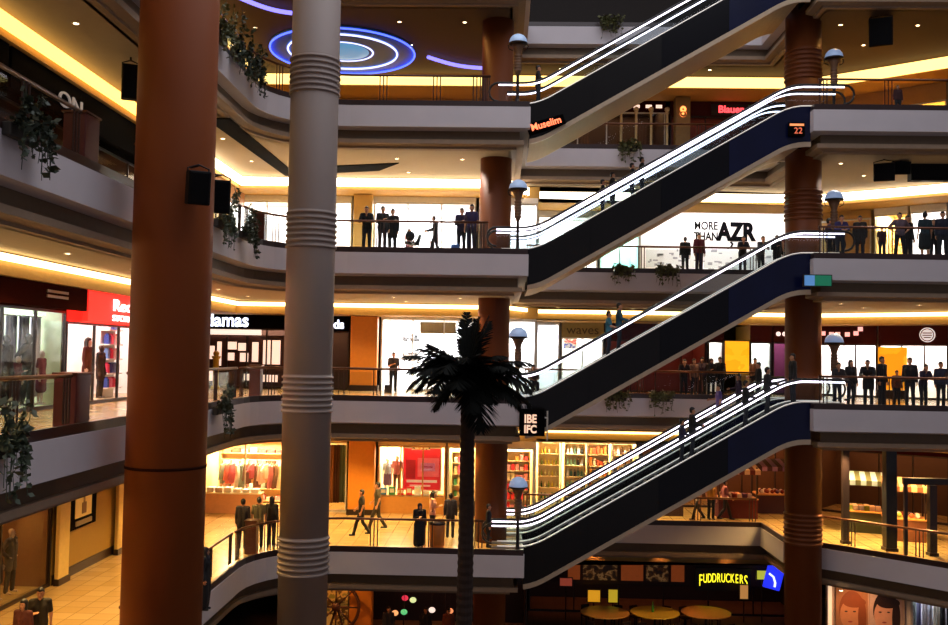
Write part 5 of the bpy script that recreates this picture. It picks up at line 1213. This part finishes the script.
x0 = XB_(905, 1, Yp) + .12; s = shop('white lit window of long drapery at the picture edge, ground floor', 1, (x0, Yp - .3), 0, 3.4, 2.0, shell=m_shell_w, hh=.3, header=m_hd_w, bays=2, light=(330, '#eef2ff'), h=3.6, glassed=False)
for i, (px, c) in enumerate(((912.5, '#b8c8c8'), (918.5, '#7a7aa0'), (924.5, '#e8e8f0'), (930, '#c8ccd8'), (936, '#f0f0e0'), (943, '#1c1c20'), (949, '#101014'), (956, '#d0d0d8'))):
    curtain('long %s cloth hanging in the white drapery window' % ['sage', 'slate blue', 'snow white', 'silver', 'ivory', 'charcoal', 'jet black', 'ash grey'][i], (XB_(px, 1, Yp + .3), Yp + .25 + .1 * (i % 2), -11 + .2), 0, .26, 3.0, cloth(c), 2)
# floor lamp light of the hall
# second signs hung below the fascias
p = at(532, 420, 34.86)
t = thing('hanging_sign', 'dark hanging sign with pale stencil letters above the red goods', 'sign', (p.x, 34.78, p.z)); t.scale = (.62, .8, .68)
b = MB(); b.box(-.75, .75, 0, .12, -.85, .6); b.build('board', m_hd_blk, t, bevel=.02); ml = emat('letter_peach2', '#ffd0b0', .8)
text('sign_letters', 'IBE', .62, ml, t, (-.1, -.03, .05), extrude=.015, sx=.9, bold=.02); text('sign_letters', 'IFC', .58, ml, t, (-.1, -.03, -.5), extrude=.015, sx=.9, bold=.02)
b = MB(); b.tube([(.9, .06, -1.1), (.9, .06, .5)], .05, 6); b.box(.74, .9, .02, .1, .1, .18); b.build('bracket', m_frame_lt, t)
b = MB(); b.tube([(-.4, .06, .58), (-.4, .06, .75)], .03, 6); b.tube([(-.42, .06, .74), (-.42, .25, .74)], .03, 6); b.build('hanger', m_frame_dk, t)
p = at(546, 124, 35.2); t = thing('neon_sign', 'small red neon script sign under the foot of the topmost escalator', 'sign', (p.x, 35.17, p.z)); t.rotation_euler = (0, -.3, 0); t.scale = (.8, 1, .8)
b = MB(); b.box(-.9, .9, .04, .1, -.24, .24); b.build('board', m_hd_blk, t); text('sign_letters', 'Muselim', .46, emat('letter_neon_red', '#ff7a50', 2.2), t, (0, .0, 0), extrude=.015, sx=.95, bold=.006)
b = MB(); b.box(-.3, .3, .1, .19, -.05, .05); b.build('bracket', m_frame_dk, t)
p = at(796, 131, 35.2); t = thing('number_sign', 'small amber lit number sign at the top end of the upper escalators', 'sign', (p.x, 35.1, p.z))
b = MB(); b.box(-.3, .3, 0, .1, -.2, .3); b.build('board', m_hd_blk, t); text('sign_letters', '22', .32, emat('letter_neon_dim', '#e06a48', .9), t, (.05, -.01, -.02), extrude=.01); b = MB(); b.box(-.26, .26, -.012, 0, .17, .25); b.build('light_bar', emat('amber_bar', '#ff9a60', .9), t)
# green and blue display under the landing of the third gallery
p = at(819, 281, 36.2)
t = thing('lit_display', 'small blue and green lit display under the escalator top landing', 'display', (11.62, 34.74, 4.58)); t.scale = (.8, 1, .85)
b = MB(); b.box(-.75, -.3, -.03, 0, -.22, .22); b.build('blue_panel', emat('display_blue', '#5a90c8', .5), t); b = MB(); b.box(-.28, .45, -.03, 0, -.22, .22); b.build('green_panel', emat('display_green', '#1a7a58', .35), t); b = MB(); b.box(-.8, .5, 0, .12, -.26, .26); b.build('case', m_frame_dk, t)
# ------------------------------------------------------------------ the crowd
def on_escalator(px, k, Y):
    x = 5.0
    for _ in range(12): x = xof(px, Y, LZ[k] + ez(x) + .9)
    i = round((x - XB - .25 - .2) / .395); x = XB + .25 + .2 + i * .395
    return (x, Y, LZ[k] + ez(x) + .005)
K = '#0c0b0d'; N_ = '#141626'
P = person
# third gallery, along the back rail between the large columns
P('person in black leaning on the rail next to the yellowish pilaster', stand_at(366, 4, 35.75), 0, 'lean', 'jumper', K, h=1.78)
P('person in black standing close beside another, left of two', stand_at(382, 4, 35.75), .5, 'hold', 'jumper', '#121214', h=1.75)
P('bulky person in a black coat at the white shop rail', stand_at(392, 4, 36.35), -.2, 'stand', 'coat', K, h=1.74)
P('child in a pale pink top behind the third gallery rail', stand_at(409, 4, 38.4), 0, 'stand', 'shirt', '#c88a94', 'skirt', '#8a5a6a', 'long_hair', h=1.25)
P('person in black bending over a pushchair on the third gallery', stand_at(435, 4, 36.6), PI / 2 + PI, 'push', 'jumper', K, h=1.55)
P('person in dark purple with arms folded close to the brown column', stand_at(461, 4, 36.4), .3, 'hold', 'jumper', '#241a38', h=1.82)
P('tall person in a purple shirt nearest the brown column on the third gallery', stand_at(471, 4, 35.75), -.3, 'stand', 'shirt', '#2c2046', 'trousers', '#1a1630', h=1.86)
# recess of the third gallery
P('person in dark clothes before the lettered hoarding', stand_at(685, 4, 42.7), PI, 'stand', 'jumper', '#10120f', h=1.62)
P('person in a wine red top and dark cap before the lettered hoarding', stand_at(699, 4, 42.8), .2, 'stand', 'jumper', '#5c1626', 'trousers', '#1a1838', h=1.80)
P('person in grey leaning over the rail under the letter R', stand_at(743, 4, 42.65), 0, 'lean', 'shirt', '#2a2a30', h=1.72)
P('person in a striped grey top at the rail right of the leaning one', stand_at(762, 4, 42.7), .3, 'lean', 'jumper', '#34343c', h=1.74)
P('person in black next to the ringed brown column, lettered hoarding behind', stand_at(777, 4, 42.7), 0, 'hold', 'jumper', K, h=1.76)
P('person in a dusty red shirt close behind the ringed brown column', stand_at(788, 4, 40.6), .2, 'stand', 'shirt', '#6a2a34', h=1.80)
# third gallery, beyond the escalator tops
P('person in an indigo shirt walking off the escalator top', stand_at(829, 4, 38.0), PI / 2, 'walk', 'shirt', '#2a2048', h=1.84)
P('person in purple bent over the rail beside the escalator loop', stand_at(841, 4, 36.0), 0, 'lean', 'jumper', '#2a2450', h=1.70)
P('person in a brown dark coat behind the escalator loop', stand_at(860, 4, 36.2), -.4, 'stand', 'coat', '#1c1410', h=1.68)
P('small child in dark red looking through the third gallery rail', stand_at(882, 4, 35.6), 0, 'stand', 'shirt', '#3a1414', h=1.20)
P('broad person in a mauve shirt with hands on hips at the rail', stand_at(900, 4, 35.7), 0, 'hips', 'shirt', '#5a4850', 'trousers', '#0c0c0e', h=1.74)
P('person in black standing behind the one with hands on hips', stand_at(908, 4, 37.0), .4, 'stand', 'jumper', '#101010', h=1.84)
P('person with tan shoulders and dark skirt before the white far shop', stand_at(925, 4, 35.9), PI, 'stand', 'shirt', '#14282e', 'skirt', '#0e1416', 'bun_hair', h=1.80)
P('person in black between the tan shouldered one and the picture edge', stand_at(934, 4, 36.6), 0, 'hold', 'jumper', K, h=1.66)
P('person in navy at the picture edge of the third gallery', stand_at(943, 4, 36.0), -.3, 'stand', 'jumper', '#101426', h=1.85)
# top gallery
P('small child in dark red alone on the top gallery', stand_at(898, 5, 36.0), 0, 'stand', 'jumper', '#3a1010', h=1.15)
P('person in black at the foot of the topmost escalator', on_escalator(537, 5, 36.1), PI / 2, 'ride', 'jumper', K, h=1.72)
# riders of the far upper escalator
for px, lab, top, h in ((604, 'rider in black, lower of a pair on the far upper escalator', 'jumper', 1.74), (613, 'rider in a black coat, upper of a pair on the far upper escalator', 'coat', 1.82), (630, 'rider in charcoal alone on the far upper escalator', 'jumper', 1.74), (641, 'rider in black highest on the far upper escalator', 'shirt', 1.76)):
    P(lab, on_escalator(px, 4, 38.5), PI / 2, 'ride', top, '#17171a' if 'charcoal' in lab else K, h=h)
# riders of the lone escalator
P('rider in a teal shirt, lower of two on the lone escalator', on_escalator(608, 3, 35.85), PI / 2, 'ride', 'shirt', '#1e5a6a', 'trousers', '#141a2a', h=1.76)
P('rider in a teal and black top, upper of two on the lone escalator', on_escalator(620, 3, 35.9), PI / 2, 'ride', 'jumper', '#143e4c', 'trousers', '#0e1420', h=1.84)
# second gallery up
P('person in a dark shirt holding a bag in the white shop doorway', stand_at(393, 3, 41.2), .3, 'hold', 'shirt', '#241a20', h=1.74)
P('seated person in brown in the white window right of the brown column', stand_at(533, 3, 41.6), .2, 'sit', 'jumper', '#4a3020', h=1.72, hair='long_hair')
t = thing('stool', 'dark stool under the seated person in brown', 'stool', (xof(533, 41.6, 0), 41.62, 0)); b = MB(); b.lathe([(.2, .34), (.22, .36), (.2, .385)], n=20); b.build('seat', m_frame_dk, t)
for q in range(3): a = q * 2.094; b = MB(); b.tube([(.14 * math.cos(a), .14 * math.sin(a), .34), (.2 * math.cos(a), .2 * math.sin(a), 0.01)], .018, 6); b.build('leg', m_frame_dk, t)
for px, Y, rz, pose, top, c, h, hair, lab in (
    (684, 42.6, 0, 'lean', 'jumper', '#1c1216', 1.68, 'short_hair', 'person in dark plum leaning on the recessed rail, dark red cafe behind'),
    (694, 42.8, .4, 'stand', 'shirt', '#6a4a3a', 1.66, 'short_hair', 'person in a tan shirt at the recessed rail'),
    (702, 43.4, -.3, 'stand', 'jumper', '#2a1a2a', 1.74, 'long_hair', 'person in aubergine among the recessed rail group'),
    (711, 42.7, 0, 'hold', 'coat', '#14100f', 1.70, 'headscarf', 'person in black with a headscarf left of the yellow light panel'),
    (720, 42.9, .2, 'stand', 'coat', K, 1.76, 'short_hair', 'person in a black coat touching the edge of the yellow light panel'),
    (755, 43.0, .1, 'stand', 'shirt', '#8a5a3a', 1.74, 'short_hair', 'person in a brown shirt before the pale window right of the yellow panel'),
    (838, 35.7, 0, 'lean', 'jumper', '#2a2424', 1.66, 'short_hair', 'person in grey leaning on the rail next to the ringed column, second gallery'),
    (851, 36.0, .3, 'stand', 'jumper', '#1a1618', 1.72, 'long_hair', 'long haired person in black before the bright white shop, second gallery'),
    (868, 35.8, -.5, 'lean', 'coat', '#141214', 1.78, 'short_hair', 'person in a black coat bending over the second gallery rail'),
    (882, 36.0, .6, 'stand', 'jumper', '#0e0c12', 1.86, 'short_hair', 'tall person in black left of the orange light panel'),
    (897, 37.0, 0, 'stand', 'jumper', '#5a2a14', 1.35, 'short_hair', 'child in rust brown in front of the orange light panel'),
    (910, 36.0, -.6, 'stand', 'jumper', '#120f14', 1.84, 'short_hair', 'tall person in black right of the orange light panel'),
    (925, 35.8, .2, 'lean', 'jumper', '#241c30', 1.64, 'bun_hair', 'person in violet grey leaning on the rail under the round emblem'),
    (941, 36.0, 0, 'stand', 'jumper', '#2a2a3a', 1.70, 'short_hair', 'person in slate at the picture edge of the second gallery')):
    P(lab, stand_at(px, 3, Y), rz, pose, top, c, hair=hair, hairc=('#17131c' if hair == 'headscarf' else '#120d0a'), h=h)
P('large person in black at the top landing of the lowest escalators', (10.95, 35.87, .035), -PI / 2, 'stand', 'coat', K, h=1.88)
# riders of the lowest pair
for px, Y, lab, top, c, h in ((680, 35.85, 'rider in indigo, lower of a couple on the near lowest escalator', 'jumper', '#1a1630', 1.66), (693, 35.9, 'large rider in black, upper of a couple on the near lowest escalator', 'coat', '#0a0a0c', 1.86), (741, 35.9, 'rider in a black top in the middle of the near lowest escalator', 'jumper', K, 1.74), (764, 35.85, 'rider in dark grey near the top of the near lowest escalator', 'jumper', '#161618', 1.80),
    (716, 38.5, 'rider in a lilac shirt on the far lowest escalator', 'shirt', '#5a4a8a', 1.74), (738, 38.5, 'rider in plum behind the lilac shirt on the far lowest escalator', 'jumper', '#2a1830', 1.72), (754, 38.5, 'rider in black highest on the far lowest escalator', 'jumper', K, 1.76)):
    P(lab, on_escalator(px, 2, Y), PI / 2 if 'near' in lab else -PI / 2, 'ride', top, c, h=h)
# lowest gallery
P('person in a striped dark shirt striding left on the lowest gallery', stand_at(361, 2, 37.6), -PI / 2, 'walk', 'shirt', '#1c1a14', 'trousers', '#16140f', h=1.80)
P('person in olive walking left behind the striding one', stand_at(377, 2, 38.9), -PI / 2, 'walk', 'shirt', '#3a3420', 'trousers', '#2a2214', h=1.92)
P('person in a black robe and headscarf at the rail below the red poster', stand_at(419, 2, 35.7), .3, 'hold', 'robe', '#0e0a0e', hair='headscarf', hairc='#17131c', h=1.62)
P('tall long haired person in a pale pink top beside the black robe', stand_at(432, 2, 37.0), PI / 2, 'hold', 'shirt', '#c8907a', 'trousers', '#1a1614', 'long_hair', h=1.90)
P('person in navy standing left of the palm trunk', stand_at(450, 2, 37.6), PI, 'stand', 'jumper', '#14142c', h=1.72)
P('person in dark brown half behind the palm trunk', stand_at(479, 2, 37.9), .3, 'stand', 'jumper', '#2a1a14', h=1.66, hair='long_hair')
P('person in black beside the lower landing of the lowest escalators', stand_at(488, 2, 35.9), PI / 2, 'stand', 'coat', '#0e0a0c', h=1.60)
P('person in a dark coat with back turned before the pale counter', stand_at(242, 2, 34.6), PI, 'stand', 'coat', '#161012', h=1.80)
P('person in an olive shirt with back turned beside the dark coat', stand_at(258, 2, 34.95), PI + .2, 'stand', 'shirt', '#5a5030', 'trousers', '#1a1712', h=1.82)
P('long haired person in black nearest the pale grey column, lowest gallery', stand_at(271, 2, 35.3), PI - .3, 'stand', 'jumper', '#120d0e', h=1.80, hair='long_hair')
P('person in a black robe half hidden by the terracotta column, lowest gallery', stand_at(204, 2, 26.4), PI / 2, 'stand', 'robe', '#0c090b', hair='headscarf', hairc='#17131c', h=1.72)
P('person with dark hair and a checked dark top near the mannequin window, lowest gallery', stand_at(38, 2, 21.6), .3, 'hold', 'shirt', '#2a2418', h=1.72, hair='short_hair')
P('person in dark red beside the checked top near the mannequin window', stand_at(21, 2, 21.0), -.2, 'stand', 'jumper', '#4a1a10', h=1.60, hair='long_hair')
P('person in white and black walking among the stalls, left of three', stand_at(698, 2, 43.0), -PI / 2, 'walk', 'shirt', '#a89a90', 'trousers', '#1a1418', h=1.62)
P('person in an ochre top in the middle of three before the stalls', stand_at(711, 2, 43.2), .2, 'stand', 'shirt', '#a87a30', 'trousers', '#0f1614', h=1.76)
P('person in a dusty pink top, stall side of three, lowest gallery', stand_at(725, 2, 43.1), PI / 2, 'walk', 'jumper', '#8a4a52', 'trousers', '#241820', h=1.78)
# ground floor
P('person in brown seated at the ground floor edge below the blue neon sign', stand_at(795, 1, 43.6), -.6, 'stand', 'jumper', '#4a3428', h=1.72)
for px, lab, c in ((388, 'person in dark blue standing in the dark ground floor cafe', '#121a2a'), (425, 'person in black standing among the pendant lamps of the dark cafe', '#0c0c10'), (448, 'person in rust standing next to the palm trunk in the dark cafe', '#6a3418')):
    P(lab, stand_at(px, 1, 41.6), .2, 'stand', 'jumper', c, h=1.72)
# things the crowd has with it
p = stand_at(413, 4, 36.4); t = thing('pushchair', 'dark pushchair with hood in front of the bending person', 'pushchair', p, 0)
mp = mat('pushchair_fabric', '#18161a', .8)
b = MB(); b.lathe([(.02, -.18), (.17, -.18), (.19, 0), (.17, .18), (.02, .18)], (-.12, 0, .72), 16, 'y'); o = b.build('hood', mp, t, True)
b = MB(); b.add([(-.3, -.2, .42), (.22, -.2, .36), (.3, -.2, .75), (.24, -.2, .78), (.12, -.2, .48), (-.3, -.2, .5), (-.3, .2, .42), (.22, .2, .36), (.3, .2, .75), (.24, .2, .78), (.12, .2, .48), (-.3, .2, .5)], [(0, 1, 2, 3, 4, 5), (11, 10, 9, 8, 7, 6)] + [(i, 6 + i, 6 + (i + 1) % 6, (i + 1) % 6) for i in range(6)]); b.build('seat', mp, t)
b = MB()
for s in (-1, 1): b.tube([(-.32, s * .22, .12), (.1, s * .22, .45), (.42, s * .22, .98)], .014, 6); b.tube([(.3, s * .22, .12), (-.1, s * .22, .5)], .014, 6)
b.tube([(.42, -.22, .98), (.42, .22, .98)], .018, 6); b.build('frame', m_frame_lt, t)
for sx in (-.32, .3):
    for s in (-1, 1): b = MB(); b.lathe([(.03, -.02), (.11, -.02), (.11, .02), (.03, .02)], (sx, s * .24, .112), 16, 'y'); b.build('wheel', m_hand, t)
p = stand_at(437, 2, 35.75); t = thing('litter_bin', 'round orange litter bin at the lowest gallery rail, below the red poster', 'bin', p)
b = MB(); b.lathe([(.24, 0), (.28, .05), (.30, .85), (.27, .9)], n=22); b.build('body', mat('bin_orange', '#c8702a', .4), t, True); b = MB(); b.lathe([(.31, .84), (.31, .9), (.2, 1.0), (.05, 1.03)], n=22); b.build('lid', m_frame_dk, t, True)
def bag(label, loc, c, rz=0):
    t = thing('carrier_bag', label, 'bag', loc, rz); b = MB(); b.add([(-.16, -.06, 0), (.16, -.06, 0), (.16, .06, 0), (-.16, .06, 0), (-.15, -.03, .34), (.15, -.03, .34), (.15, .03, .34), (-.15, .03, .34)], [(3, 2, 1, 0), (4, 5, 6, 7), (0, 1, 5, 4), (1, 2, 6, 5), (2, 3, 7, 6), (3, 0, 4, 7)]); b.build('body', cloth(c), t)
    b = MB(); b.tube([(-.07, 0, .34), (-.05, 0, .46), (.05, 0, .46), (.07, 0, .34)], .01, 6); b.build('handle', cloth(c), t)
q = stand_at(388, 3, 40.7); bag('dark carrier bag standing beside the person in the white shop doorway', q, '#1a1418')
q = stand_at(455, 4, 35.7); bag('blue carrier bag on the floor beside the purple pair', q, '#3a5a9a')
# ------------------------------------------------------------------ light of the hall
w = bpy.data.worlds.new('hall_world'); SC.world = w; w.use_nodes = True
w.node_tree.nodes['Background'].inputs[0].default_value = (.9, .85, 1.0, 1); w.node_tree.nodes['Background'].inputs[1].default_value = .21
area((3, 22, 27), 22, 5000, (.9, .92, 1.0), (0, 0, 0), 26, 'hall_fill')  # added overhead fill for fascias and columns
SC.view_settings.view_transform = 'Standard'; SC.view_settings.look = 'None'; SC.view_settings.exposure = 0; SC.view_settings.gamma = 1
SC.view_settings.use_curve_mapping = False
SC.cycles.use_denoising = True
SC.cycles.use_light_tree = True
SC.cycles.max_bounces = 6; SC.cycles.diffuse_bounces = 3; SC.cycles.glossy_bounces = 3; SC.cycles.transparent_max_bounces = 16
SC.cycles.sample_clamp_indirect = 6
